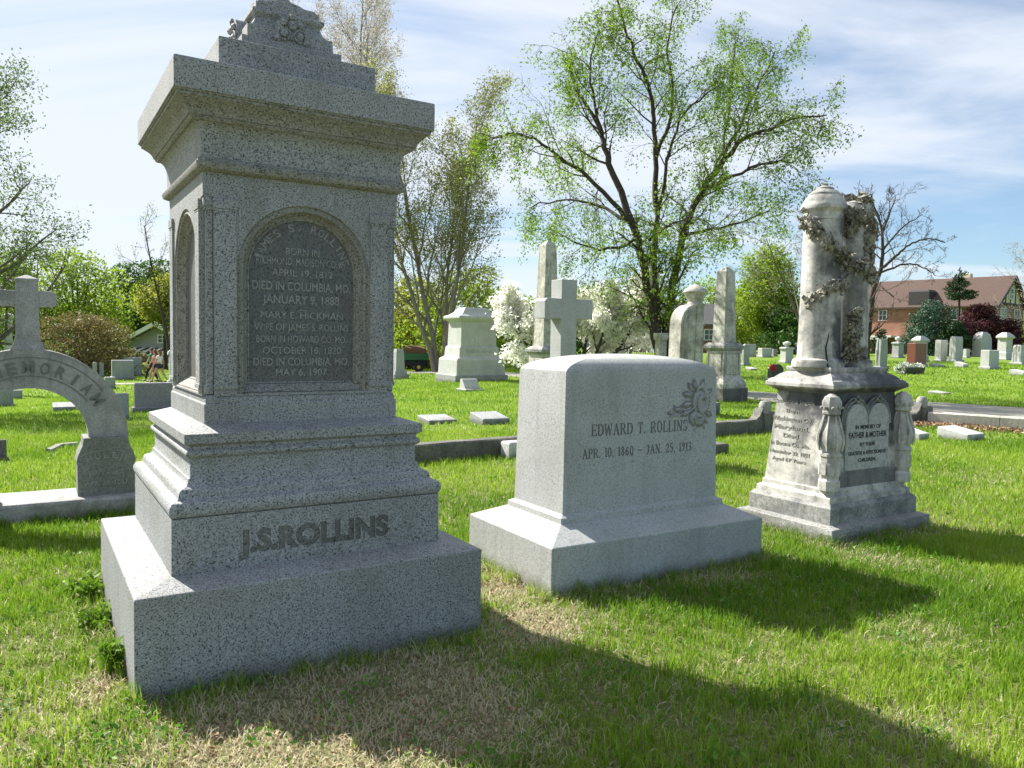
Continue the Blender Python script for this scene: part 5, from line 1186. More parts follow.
def bushy(name, label, px, D, W, H, mat, seed, n=5000, size=.16, lumps=16, trunk_h=.25, wood=None, cat='tree', group=None, z0=.3, depth=.8, taper=.5, py=340, shell=.45):
    """tree or shrub whose crown is a heap of leafy lumps on a limbed trunk"""
    p = atD(px, D, py); rr = random.Random(seed); e = empty(name, p, 0, label, cat, group)
    tk = MB(); th = H * trunk_h; r0 = max(.04, H * .022)
    tk.tube([(0, 0, -.1), (rr.uniform(-.1, .1), 0, th * .5), (rr.uniform(-.15, .15), 0, th), (0, 0, H * .7)], [r0, r0 * .8, r0 * .65, r0 * .2], 8)
    cs = []; rs = []; lb = MB()
    for k in range(lumps):
        t = (k + .5) / lumps; z = H * (z0 + (1 - z0) * (t * .88)); ww = W / 2 * (math.sin(math.pi * (.16 + .84 * t ** .8)) ** taper if t < 1 else .2)
        a = k * 2.399 + rr.uniform(-.4, .4); q = ww * rr.uniform(.35, .8); s = rr.uniform(.16, .30) * W * (1.15 - .5 * t)
        c = (q * math.cos(a), q * math.sin(a) * depth, z + rr.uniform(-.05, .05) * H); cs.append(c); rs.append((s, s * depth, s * rr.uniform(.55, .8) * min(1.2, H / W)))
        lb.tube([(0, 0, min(z * .7, th)), (c[0] * .5, c[1] * .5, (z + min(z * .7, th)) / 2), c], [r0 * .4, r0 * .25, r0 * .08], 5)
    tk.build('trunk', wood or M_BARK, e, smooth=60); lb.build('branches', wood or M_BARK, e, smooth=60)
    leafcloud('crown', mat, cs, rs, n, size, seed, e, shell=shell)
    return e
M_BUDB = plain('light_grey_bark', (.27, .23, .19), .9, .25, 9)
L_BIR = leafmat('birch_leaf', [(0, (.10, .18, .015)), (.5, (.22, .36, .03)), (1, (.36, .48, .09))], .5)
L_BUD = leafmat('spring_bud', [(0, (.20, .22, .05)), (.5, (.34, .35, .10)), (1, (.46, .44, .18))], .5)
L_PAL = leafmat('pale_bud', [(0, (.28, .28, .16)), (.35, (.38, .34, .30)), (1, (.60, .55, .52))], .5)
L_LIM = leafmat('lime_leaf', [(0, (.11, .18, .018)), (.5, (.24, .35, .025)), (1, (.38, .47, .06))], .5)
L_YEL = leafmat('yellow_green_leaf', [(0, (.15, .19, .02)), (.5, (.28, .32, .035)), (1, (.42, .42, .08))], .5)
L_MID = leafmat('mid_green_leaf', [(0, (.025, .065, .012)), (.5, (.055, .125, .02)), (1, (.11, .20, .035))], .4)
L_DRK = leafmat('dark_needle', [(0, (.010, .028, .010)), (.5, (.022, .055, .018)), (1, (.05, .09, .03))], .15)
L_BLU = leafmat('blue_green_needle', [(0, (.02, .05, .03)), (.5, (.045, .10, .06)), (1, (.09, .16, .10))], .15)
L_BRN = leafmat('bronze_leaf', [(0, (.08, .075, .025)), (.5, (.17, .14, .05)), (1, (.27, .22, .08))], .4)
L_PUR = leafmat('purple_leaf', [(0, (.035, .012, .016)), (.5, (.075, .022, .028)), (1, (.14, .05, .05))], .35)
L_WHT = leafmat('white_blossom', [(0, (.50, .52, .34)), (.10, (.88, .87, .80)), (1, (.93, .92, .88))], .6)
L_LFT = leafmat('small_fresh_leaf', [(0, (.07, .12, .03)), (.5, (.14, .22, .05)), (1, (.24, .33, .10))], .45)

# big leafing birch
pb_ = atD(646, 25)
tree('birch_tree', 'tall multi-stemmed tree coming into fresh green leaf behind the headstones', pb_, 12.6, M_BARK, L_BIR, 22,
     r0=.17, lev=5, nch=(11, 6, 5, 4, 0), ang=(46, 46, 42, 45), ratio=(.41, .56, .5, .5), trop=(.03, .05, -.01, -.16), wig=.13,
     leafn=4, leafs=.046, jit=.11, hang=.40, twig_r=.006, pdens=2.6, plen=2.3, pstart=.2, paths=[
     (.17, .11, [(662, 364, 0), (656, 333, 0), (646, 280, 0), (636, 234, 0)]), (.13, .03, [(636, 234, 0), (610, 164, .4), (600, 131, .6), (582, 98, .9), (566, 62, 1.2)]),
     (.09, .02, [(630, 222, 0), (596, 185, -.6), (558, 155, -1), (520, 133, -1.4), (492, 138, -1.6)]), (.07, .02, [(628, 222, 0), (600, 206, 1.0), (565, 200, 1.8), (528, 208, 2.4)]),
     (.12, .08, [(660, 345, .1), (655, 280, .4), (656, 206, .6)]), (.10, .02, [(656, 206, .6), (654, 140, .8), (651, 94, .6), (634, 52, .2), (620, 12, 0), (612, -28, 0)]),
     (.08, .02, [(655, 160, .8), (672, 110, 1.2), (668, 50, 1.4), (676, 4, 1.5)]), (.07, .02, [(658, 215, .6), (668, 160, 0), (684, 114, -.8), (722, 84, -1.4)]),
     (.155, .09, [(664, 364, .2), (668, 318, .2), (684, 232, .2), (708, 180, .2)]), (.11, .02, [(708, 180, .2), (736, 145, 0), (770, 127, -.4), (826, 114, -.8)]),
     (.07, .02, [(724, 155, .2), (750, 103, 1.0), (776, 50, 1.6)]), (.07, .02, [(702, 190, .2), (752, 168, -1.2), (796, 160, -2.0)]), (.06, .02, [(698, 200, .2), (722, 150, 2.0), (732, 80, 2.8), (736, 40, 3)]),
     (.06, .02, [(640, 240, 0), (600, 250, -.8), (560, 235, -1.4)]), (.06, .02, [(686, 235, 0), (730, 225, .8), (770, 210, 1.2)]), (.05, .015, [(650, 240, 0), (668, 225, -1.4), (700, 215, -2.2)]), (.06, .015, [(603, 135, .6), (590, 80, .2), (598, 30, 0)])])
# budding trees behind
tree('budding_tree', 'large spreading tree with yellowish spring buds, right of the tall monument', atD(438, 45), 15.5, M_BUDB, L_BUD, 5,
     stems=((180, 9, .9), (100, 3, 1.0), (0, 9, .92), (40, 14, .8)), r0=.16, lev=4, nch=(14, 9, 6), ang=(30, 32, 34), ratio=(.42, .50, .45), trop=(.04, .08, .08, .05), wig=.10, start=.10, leafn=4, leafs=.066, jit=.2, twig_r=.007)
tree('budding_tree', 'very tall thin-twigged tree with pale buds rising behind the tall monument top', atD(352, 50), 25, M_TWIG, L_PAL, 8,
     stems=((180, 6, 1.0), (0, 5, .95), (100, 8, .9)), r0=.20, lev=4, nch=(18, 10, 7), ang=(34, 34, 36), ratio=(.33, .45, .45), trop=(.03, .08, .06, .04), wig=.10, start=.25, leafn=3, leafs=.06, jit=.2, twig_r=.008)
# tree reaching in from the left
tree('leafing_tree', 'tree with small fresh leaves reaching in at the left edge', atD(-62, 19, 330), 7.5, M_BARKG, L_LFT, 14,
     stems=((0, 10, 1.0), (150, 12, .9)), r0=.18, lev=4, nch=(14, 8, 6), ang=(52, 42, 40), ratio=(.46, .52, .48), trop=(.03, .04, .02, 0), wig=.12, start=.14, leafn=5, leafs=.038, jit=.14, twig_r=.006)
# bare trees right
tree('bare_tree', 'bare spreading tree with dark branches against the sky beside the red roof', atD(866, 62), 10.6, M_BARK, None, 31,
     r0=.22, lev=5, nch=(9, 7, 6, 5), ang=(50, 44, 40, 38), ratio=(.62, .55, .52, .5), trop=(.02, .05, .05, .05), wig=.12, leafn=0, twig_r=.016, pdens=1.5, plen=2.6, pstart=.12, paths=[
     (.28, .20, [(866, 362, 0), (868, 330, 0), (874, 288, 0)]), (.20, .04, [(874, 288, 0), (882, 262, 0), (882, 232, 0), (876, 210, 0), (870, 194, 0)]),
     (.13, .03, [(880, 270, 0), (895, 257, -1), (909, 245, -1.5), (927, 239, -2), (946, 243, -2)]), (.10, .03, [(878, 274, 0), (905, 264, 1), (924, 268, 1.5), (936, 276, 2)]),
     (.08, .03, [(877, 282, 0), (886, 291, -1.5), (894, 297, -2)]), (.10, .03, [(883, 250, 0), (900, 230, 1), (922, 214, 1.5)]), (.09, .03, [(883, 232, 0), (891, 210, -1), (896, 196, -1)]),
     (.12, .03, [(874, 290, 0), (860, 262, 1), (846, 235, 1.5), (838, 215, 2)]), (.08, .03, [(868, 275, 1), (852, 262, 2), (832, 258, 2.5)])])
tree('bare_tree', 'bare thin-branched tree left of the twin columns above the lime green tree', atD(818, 66), 13.0, M_BARKG, L_BUD, 33,
     stems=((180, 18, .9), (20, 10, 1.0)), r0=.2, lev=5, nch=(7, 6, 5, 4), ang=(44, 42, 40, 38), ratio=(.55, .52, .5, .45), trop=(.02, .05, .06, .08), wig=.12, start=.25, leafn=1, leafs=.045, jit=.2, twig_r=.014, tb=0)
tree('bare_tree', 'slender nearly bare tree left of the tall monument', atD(171, 46), 9.0, M_BARK, L_YEL, 35,
     stems=((100, 1, 1.0),), r0=.12, lev=4, nch=(9, 5, 4), ang=(50, 42, 40), ratio=(.34, .5, .5), trop=(.06, .05, .05, .05), wig=.05, start=.35, leafn=1, leafs=.05, jit=.1, twig_r=.010)
tree('bare_tree', 'wispy bare tree cut by the right edge', atD(1052, 62), 9.5, M_TWIG, L_PAL, 37, stems=((170, 6, 1.0),), r0=.14, lev=4, nch=(12, 6, 5), ang=(50, 42, 40), ratio=(.42, .5, .5), trop=(.02, .05, .05, .05), wig=.10, start=.2, leafn=1, leafs=.05, jit=.1, twig_r=.010)
# dogwood in blossom
pd = atD(580, 26)
tree('blossoming_tree', 'low wide tree covered in white blossom behind the stone cross', pd, 3.75, M_BARK, L_WHT, 12,
     stems=((180, 52, 1.0), (5, 56, 1.1), (80, 20, .85), (185, 25, .9), (0, 22, .8)), r0=.10, lev=4, nch=(8, 6, 4), ang=(38, 40, 40), ratio=(.42, .5, .5), trop=(.06, .05, .02, 0), wig=.10, start=.35, leafn=8, leafs=.07, jit=.12, twig_r=.007)
tree('bare_shrub', 'small multi-stemmed bare shrub before the brick wall', atD(622, 40), 4.6, M_BARKG, L_PAL, 15, stems=((170, 22, .9), (20, 22, .9), (95, 4, 1.0)), r0=.07, lev=4, nch=(7, 5, 4), ang=(35, 38, 38), ratio=(.5, .5, .5), trop=(.03, .03, .03, 0), wig=.12, start=.2, leafn=1, leafs=.05, jit=.1, twig_r=.012, cat='shrub')

BG = 'trees along the back of the cemetery'
bushy('broad_tree', 'bright yellow-green tree right of the family monument', 470, 52, 9.5, 6.6, L_LIM, 41, 9000, .15, 22, .2, group=BG, z0=.15)
bushy('broad_tree', 'yellow-green tree crown behind the budding tree', 412, 58, 9, 7.2, L_YEL, 42, 7000, .17, 20, .2, group=BG, z0=.1)
bushy('dark_hedge_tree', 'dark evergreen mass behind the utility cart', 396, 62, 9, 4.6, L_DRK, 43, 8000, .18, 20, .1, group=BG, z0=.05)
bushy('dark_hedge_tree', 'dark evergreen mass behind the tiny grey headstone', 515, 60, 9, 4.2, L_DRK, 44, 8000, .18, 20, .1, group=BG, z0=.05)
bushy('broad_tree', 'mid green tree low behind the white blossom', 548, 72, 10, 6.0, L_MID, 45, 7000, .2, 20, .2, group=BG, z0=.1)
bushy('lime_tree', 'dense lime green tree behind the panelled obelisk', 770, 100, 10.5, 14.0, L_LIM, 46, 16000, .20, 26, .28, group=BG, z0=.26, shell=.35)
bushy('lime_tree', 'round green bush between the lime tree and the columns', 793, 96, 9, 6.6, L_MID, 47, 8000, .2, 20, .1, group=BG, z0=.05)
bushy('broad_tree', 'yellow-green tree behind the urn post', 712, 108, 12, 10.5, L_LIM, 48, 7000, .2, 20, .2, group=BG, z0=.15)
bushy('broad_tree', 'soft green tree seen through the birch stems', 655, 128, 14, 12, L_MID, 49, 6000, .25, 18, .2, group=BG, z0=.1)
bushy('broad_tree', 'pale green tree left of the twin columns far off', 742, 112, 11, 9.5, L_YEL, 50, 6000, .2, 18, .2, group=BG, z0=.1)
bushy('willow_tree', 'light green feathery tree beyond the arch cross', 78, 60, 9.5, 9.6, L_LIM, 51, 12000, .15, 26, .15, group=BG, z0=.08, shell=.3)
bushy('willow_tree', 'yellow-green tree at the left edge behind the arch', 12, 56, 9.5, 8.2, L_LIM, 52, 11000, .15, 24, .15, group=BG, z0=.08, shell=.3)
bushy('bronze_shrub', 'big rounded bronze-green shrub behind the arch', 84, 47, 7.2, 4.0, L_BRN, 53, 15000, .085, 30, .1, group=BG, z0=.05, cat='shrub', shell=.35)
bushy('dark_hedge_tree', 'dark green bush at the foot of the bronze shrub', 48, 52, 6, 2.6, L_MID, 54, 6000, .12, 16, .1, group=BG, z0=.05, cat='shrub')
bushy('dark_tree', 'tall dark green tree in the gap beside the bare sapling', 126, 88, 8.0, 11.5, L_MID, 55, 11000, .16, 24, .15, group=BG, z0=.1)
bushy('dark_tree', 'green tree right above the gabled house', 154, 92, 9.0, 11.5, L_MID, 56, 9000, .2, 22, .15, group=BG, z0=.1)
bushy('yellow_tree', 'bright yellow-green tree touching the left side of the tall monument', 166, 55, 4.6, 6.8, L_YEL, 57, 8000, .12, 20, .5, group=BG, z0=.56)
bushy('broad_tree', 'green tree hidden largely behind the tall monument', 250, 70, 14, 10, L_MID, 58, 6000, .24, 20, .2, group=BG, z0=.1)
bushy('broad_tree', 'green tree hidden behind the right edge of the tall monument', 340, 66, 12, 8, L_LIM, 59, 5000, .24, 18, .2, group=BG, z0=.1)
bushy('broad_tree', 'fresh green tree at the right edge beyond the red-roofed building', 1052, 125, 13, 12, L_LIM, 60, 6000, .24, 18, .2, group=BG, z0=.1)
bushy('purple_tree', 'dark purple-leaved tree before the half-timbered gable', 980, 104, 7.6, 7.2, L_PUR, 61, 11000, .17, 24, .15, z0=.12, group=BG, shell=.3)
bushy('purple_tree', 'smaller purple-leaved tree right of the large one', 1008, 102, 4.6, 5.2, L_PUR, 62, 5000, .17, 16, .15, z0=.12, group=BG)
bushy('evergreen_tree', 'broad blue-green evergreen before the brick building', 931, 104, 8.4, 7.8, L_BLU, 63, 14000, .15, 26, .1, z0=.04, group=BG)
bushy('evergreen_tree', 'dark green evergreen right of the blue-green one', 950, 101, 5.0, 5.0, L_DRK, 64, 8000, .14, 20, .1, z0=.04, group=BG)
bushy('low_evergreen', 'small dark conifer left of the brick building entrance', 880, 104, 2.6, 3.4, L_DRK, 65, 3000, .12, 14, .1, z0=.04, group=BG, cat='shrub')
# layered pine
pp = atD(957, 106); e = empty('pine_tree', pp, 0, 'dark layered pine standing above the evergreens before the red roof', 'tree')
tk = MB(); tk.tube([(0, 0, -.1), (.1, 0, 5), (0, 0, 11.6)], [.24, .18, .04], 8); tk.build('trunk', M_BARK, e, smooth=60)
cs, rs = [], []; rr = random.Random(5)
for k, (z, w) in enumerate(((8.1, 2.4), (8.9, 2.3), (9.6, 1.6), (10.3, 1.2), (10.9, .8), (11.5, .35))):
    for j in range(5): a = j * 1.26 + k * 1.7; q_ = rr.uniform(.2, .85); cs.append((w * q_ * math.cos(a), w * q_ * math.sin(a), z + rr.uniform(-.3, .3))); rs.append((w * .42, w * .42, rr.uniform(.25, .6)))
leafcloud('crown', L_DRK, cs, rs, 5200, .12, 9, e, shell=.3)
# far woods as one mass
cs, rs = [], []; rr = random.Random(9)
for k in range(150):
    a = R(-48 + 96 * k / 149); D = 165 + rr.uniform(-12, 18); h = rr.uniform(5, 8.5); cs.append((D * math.sin(a), D * math.cos(a), h * .42 - 1)); rs.append((6.5, 4, h * .55))
o = leafcloud('far_wood', L_MID, cs, rs, 26000, .55, 4, shell=.5); tag(o, 'continuous far wood closing the horizon behind everything', 'wood', kind='stuff')

# ================================================================== BUILDINGS
def brickmat():
    m, n, l, b = newmat('brick'); tc = n.new('ShaderNodeTexCoord').outputs['Object']
    bt = n.new('ShaderNodeTexBrick'); bt.inputs['Scale'].default_value = 1.6; bt.inputs['Color1'].default_value = (.34, .15, .085, 1); bt.inputs['Color2'].default_value = (.27, .10, .06, 1); bt.inputs['Mortar'].default_value = (.36, .27, .21, 1)
    mm = n.new('ShaderNodeMapping'); mm.inputs['Rotation'].default_value = (R(90), 0, 0); l.new(tc, mm.inputs[0]); l.new(mm.outputs[0], bt.inputs['Vector'])
    f = noise(n, l, tc, .6, 5, .6); l.new(mixc(n, l, ramp(n, l, f, [(.35, (0, 0, 0)), (.65, (.7, .7, .7))]), bt.outputs['Color'], (.17, .085, .055)), b.inputs['Base Color']); b.inputs['Roughness'].default_value = .9; return m
M_BRICK = brickmat()
M_ROOF = plain('brown_shingle', (.095, .058, .045), .9, .15, 5); M_TRIM = plain('white_trim', (.72, .72, .70), .6, .05); M_GLASS = plain('window_glass', (.05, .06, .07), .12, .1, 3)
M_STUC = plain('cream_stucco', (.62, .56, .40), .85, .06); M_TIMB = plain('dark_timber', (.045, .04, .04), .8, .1); M_SLATE = plain('grey_shingle', (.13, .125, .13), .9, .15, 5); M_SID = plain('grey_blue_siding', (.34, .34, .38), .8, .08)
def house(name, label, pos, yaw, L, W, he, hr, wallm, roofm, ov=.6):
    """gabled block; long side along local x, front at -y"""
    e = empty(name, pos, yaw, label, 'building'); m_ = MB()
    m_.box((0, 0, he / 2 - .25), (L, W, he + .5)); m_.build('wall', wallm, e)
    m_ = MB(); vs = []
    for y0, z0 in ((-W / 2 - ov, he - ov * (hr - he) / (W / 2)), (0, hr), (W / 2 + ov, he - ov * (hr - he) / (W / 2))): vs += [(-L / 2 - ov, y0, z0), (L / 2 + ov, y0, z0)]
    vs2 = [(v[0], v[1], v[2] - .22) for v in vs]; m_.add(vs + vs2, [(0, 1, 3, 2), (2, 3, 5, 4), (7, 6, 8, 9), (9, 8, 10, 11), (0, 6, 7, 1), (4, 5, 11, 10), (0, 2, 8, 6), (2, 4, 10, 8), (1, 7, 9, 3), (3, 9, 11, 5)]); m_.build('roof', roofm, e)
    for sx_ in (-1, 1):
        g = MB(); g.add([(sx_ * L / 2, -W / 2, he), (sx_ * L / 2, W / 2, he), (sx_ * L / 2, 0, hr - .25), (sx_ * (L / 2 - .2), -W / 2, he), (sx_ * (L / 2 - .2), W / 2, he), (sx_ * (L / 2 - .2), 0, hr - .25)], [(0, 1, 2), (5, 4, 3), (0, 3, 4, 1), (1, 4, 5, 2), (2, 5, 3, 0)])
        g.build('gable', M_STUC if wallm is M_BRICK else M_SID, e)
    return e
def window(e, x, y, z, w, h, side='F', bars=True):
    Mx = Matrix.Translation((x, y, z)) @ (Matrix.Identity(4) if side == 'F' else Matrix.Rotation(math.pi / 2, 4, 'Z') if side == 'R' else Matrix.Rotation(-math.pi / 2, 4, 'Z'))
    f = MB(); t = .10
    for (cx_, cz_, ww, hh) in ((0, h / 2, w, t), (0, -h / 2, w + .1, t), (-w / 2, 0, t, h), (w / 2, 0, t, h), (0, 0, w, .06)) + (((0, 0, .06, h),) if bars else ()):
        f.box((cx_, -.04, cz_), (ww + (t if hh == t else 0), .10 + (.01 if ww == t else 0), hh), Mx)
    fo = f.build('window', M_TRIM, e); g = MB(); g.box((0, -.01, 0), (w, .04, h), Mx); go_ = g.build('pane', M_GLASS, fo)
    return fo
# red-roofed brick building on the right: long wing plus half-timbered cross gable
byaw = R(-50); Lb = 30.0; he, hr, hw_ = 7.7, 11.9, 6.0
apx = Vector((73.2, 115, 0)); bc = apx - Vector((math.cos(byaw), math.sin(byaw), 0)) * Lb / 2
bd1 = house('brick_building', 'long red-roofed brick building with a half-timbered gable end on the right', (bc.x, bc.y, .3), byaw, Lb, 12, he, hr, M_BRICK, M_ROOF)
for x_ in (-9.5, -.8, 6.2, 10, 13.2): window(bd1, x_, -hw_ - .02, 6.1, 1.2, 1.6)
for x_ in (-8.5, -4.9, 6.5, 12): window(bd1, x_, -hw_ - .02, 3.0, 1.5, 1.5)
m_ = MB(); m_.box((-1.5, -hw_ - 1.6, 2.75), (7, 3.2, .3)); m_.box((-2.0, -hw_ - 3.1, 2.5), (7, .15, .5))
for x_ in (-5.2, -2.0, 1.2): m_.box((x_, -hw_ - 2.9, 1.2), (.25, .25, 2.4))
m_.build('porch', M_TRIM, bd1)
m_ = MB(); m_.loft([(7.2, 0), (9.6, 0), (9.9, .3)], 3.0, 3.0, Matrix.Translation((4.6, -hw_ + 1.3, 0))); m_.build('roof_dormer', M_TIMB, bd1)
m_ = MB(); m_.loft([(10.6, 0), (12.5, 0), (12.6, .1)], 1.3, 1.0, Matrix.Translation((8.6, 1, 0))); m_.build('chimney', M_STUC, bd1)
Lr = Lb / 2
for yy_ in (-4, -2, 0, 2, 4):
    m_ = MB(); hz = he + (hr - he) * (1 - abs(yy_) / 6) - .4; m_.box((Lr + .03, yy_, (he + hz) / 2), (.1, .2, hz - he)); m_.build('timber', M_TIMB, bd1)
m_ = MB(); m_.box((Lr + .03, 0, he), (.12, 12, .3)); m_.build('timber', M_TIMB, bd1)
m_ = MB(); xo = Lr + .62
for s_ in (-1, 1): m_.add([(xo, 0, hr + .02), (xo, s_ * 6.7, 7.25), (xo, s_ * 6.7, 6.75), (xo, 0, hr - .5), (xo + .12, 0, hr + .02), (xo + .12, s_ * 6.7, 7.25), (xo + .12, s_ * 6.7, 6.75), (xo + .12, 0, hr - .5)], [(3, 2, 1, 0), (4, 5, 6, 7), (1, 5, 4, 0), (7, 6, 2, 3), (2, 6, 5, 1)])
m_.build('bargeboard', M_TIMB, bd1)
window(bd1, Lr + .05, 0, 9.2, 1.6, 1.5, 'R'); window(bd1, Lr + .05, -2.8, 5.9, 2.4, 2.2, 'R'); window(bd1, Lr + .05, 2.8, 5.9, 2.4, 2.2, 'R')
# brick building behind the birch
pm = atD(668, 96); bd2 = house('brick_house', 'low brick building half hidden behind the birch stems', (pm.x, pm.y + 4, 0), R(4), 13, 7, 4.2, 6.6, M_BRICK, M_SLATE, .4)
for x_ in (-4.5, -1.5, 2.5, 5): window(bd2, x_, -3.52, 2.6, 1.2, 1.3)
m_ = MB(); m_.box((-1.6, -2.2, 6.3), (1.2, 1.2, 3.0)); m_.build('chimney', M_BRICK, bd2)
# gabled bungalow left
ph = atD(160, 70); bd3 = house('gabled_house', 'grey gabled bungalow with a striped awning behind the walkers', (ph.x + 1.0, ph.y + 5, -2.6), R(90 - 12), 10, 9.5, 2.9, 5.2, M_SID, M_SLATE, .8)
window(bd3, -5.03, -.3, 3.75, .9, .7, 'L')
m_ = MB()
for s_ in (-1, 1): m_.add([(-5.85, 0, 5.3), (-5.85, s_ * 5.6, 2.55), (-5.85, s_ * 5.6, 2.2), (-5.85, 0, 4.9), (-5.72, 0, 5.3), (-5.72, s_ * 5.6, 2.55), (-5.72, s_ * 5.6, 2.2), (-5.72, 0, 4.9)], [(0, 1, 2, 3), (7, 6, 5, 4), (0, 4, 5, 1), (3, 2, 6, 7), (1, 5, 6, 2)])
m_.build('bargeboard', M_TRIM, bd3)
aw = MB(); aw2 = MB()
for k in range(16): (aw if k % 2 else aw2).add([(-5.0, -3.6 + k * .45, 2.95), (-6.4, -3.6 + k * .45, 2.55), (-6.4, -3.15 + k * .45, 2.55), (-5.0, -3.15 + k * .45, 2.95), (-6.4, -3.6 + k * .45, 2.3), (-6.4, -3.15 + k * .45, 2.3)], [(0, 1, 2, 3), (1, 4, 5, 2)])
a_ = aw.build('awning', M_TRIM, bd3); aw2.build('awning_stripe', M_TIMB, a_)
# iron fence before the brick building
pf0, pf1 = at(600, 361), at(690, 361); fe = empty('iron_fence', (pf0 + pf1) / 2, math.atan2(pf1.y - pf0.y, pf1.x - pf0.x), 'dark iron picket fence before the brick wall', 'fence')
Lf = (pf1 - pf0).length; m_ = MB(); n = 40
for k in range(n + 1): m_.box((-Lf / 2 + Lf * k / n, 0, .5), (.035, .035, 1.2))
m_.build('pickets', M_TIMB, fe); m_ = MB(); m_.box((0, 0, .95), (Lf, .05, .05)); m_.box((0, 0, .2), (Lf, .05, .05)); m_.build('rails', M_TIMB, fe)

# ================================================================== UTILITY CART
pg = at(413, 372); cart = empty('utility_cart', pg, R(8), 'green utility cart with a brown load and yellow wheels, left of the family monument', 'utility cart')
M_JG = plain('green_paint', (.01, .13, .045), .4, .1); M_JY = plain('yellow_paint', (.75, .50, .02), .45, .05); M_RUB = plain('rubber', (.02, .02, .02), .8, .1); M_MUL = plain('mulch', (.20, .11, .06), 1, .3, 20)
m_ = MB(); m_.loft([(.72, .06), (1.12, 0), (1.16, 0)], 1.6, 1.4, Matrix.Translation((.1, .7, 0))); m_.build('cargo_bed', M_JG, cart, bevel=.02)
m_ = MB(); m_.loft([(1.13, .08), (1.45, .10), (1.58, .35), (1.62, .55)], 1.6, 1.4, Matrix.Translation((.1, .7, 0)), cap0=False); m_.build('load', M_MUL, cart, bevel=.03)
m_ = MB(); m_.loft([(.35, 0), (.70, 0)], 2.7, 1.1, Matrix.Translation((-.45, .7, 0))); m_.build('chassis', M_RUB, cart, bevel=.02)
m_ = MB(); m_.prism([(-1.9, .45), (-1.2, .45), (-1.2, .95), (-1.5, .98), (-1.9, .75)], .05, 1.35); m_.build('hood', M_JG, cart, bevel=.03)
m_ = MB(); m_.box((-1.0, .7, .82), (.5, 1.2, .16)); m_.box((-.78, .7, 1.12), (.12, 1.2, .5)); m_.build('seat', M_JY, cart, bevel=.03)
m_ = MB()
for y_ in (.12, 1.28): m_.tube([(-.75, y_, .7), (-.78, y_, 1.95), (-1.55, y_, 1.95), (-1.7, y_, .9)], .03, 6)
m_.build('roll_bar', M_RUB, cart)
for (wx_, wy_) in ((.35, .0), (.35, 1.4), (-1.5, .0), (-1.5, 1.4)):
    Mx = Matrix.Translation((wx_, wy_, .30)) @ Matrix.Rotation(math.pi / 2, 4, 'X')
    w_ = MB(); w_.lathe([(.17, -.12), (.29, -.12), (.31, -.09), (.31, .09), (.29, .12), (.17, .12)], 20, Mx); wo = w_.build('wheel', M_RUB, cart, smooth=40)
    w_ = MB(); w_.lathe([(.05, -.14), (.165, -.10), (.17, .10), (.05, .14)], 16, Mx); w_.build('rim', M_JY, wo, smooth=40)

# ================================================================== PEOPLE
def skin(name, verts, edges, radii, mat, parent, sub=1, root=0):
    me = bpy.data.meshes.new(name); me.from_pydata([tuple(v) for v in verts], edges, []); me.materials.append(mat)
    o = bpy.data.objects.new(name, me); C.objects.link(o); o.parent = parent
    s = o.modifiers.new('skin', 'SKIN'); s.use_smooth_shade = True
    for i, d in enumerate(me.skin_vertices[0].data if me.skin_vertices else []): d.radius = (radii[i], radii[i]) if not hasattr(radii[i], '__len__') else radii[i]
    if not me.skin_vertices:
        me.skin_vertices_add() if hasattr(me, 'skin_vertices_add') else None
    o.modifiers.new('sub', 'SUBSURF').levels = sub; o.modifiers['sub'].render_levels = sub
    return o
def ensure_skin(me, radii, root):
    bm = bmesh.new(); bm.from_mesh(me); lay = bm.verts.layers.skin.verify(); bm.verts.ensure_lookup_table()
    for i, v in enumerate(bm.verts):
        r_ = radii[i]; v[lay].radius = r_ if hasattr(r_, '__len__') else (r_, r_); v[lay].use_root = (i == root)
    bm.to_mesh(me); bm.free()
def skinned(name, J, E, Rd, mat, parent, root=0, sub=1):
    keys = list(J); idx = {k: i for i, k in enumerate(keys)}
    me = bpy.data.meshes.new(name); me.from_pydata([tuple(J[k]) for k in keys], [(idx[a], idx[b]) for a, b in E], []); me.materials.append(mat)
    ensure_skin(me, [Rd[k] for k in keys], root)
    o = bpy.data.objects.new(name, me); C.objects.link(o); o.parent = parent
    s = o.modifiers.new('skin', 'SKIN'); s.use_smooth_shade = True
    q = o.modifiers.new('sub', 'SUBSURF'); q.levels = sub; q.render_levels = sub
    return o
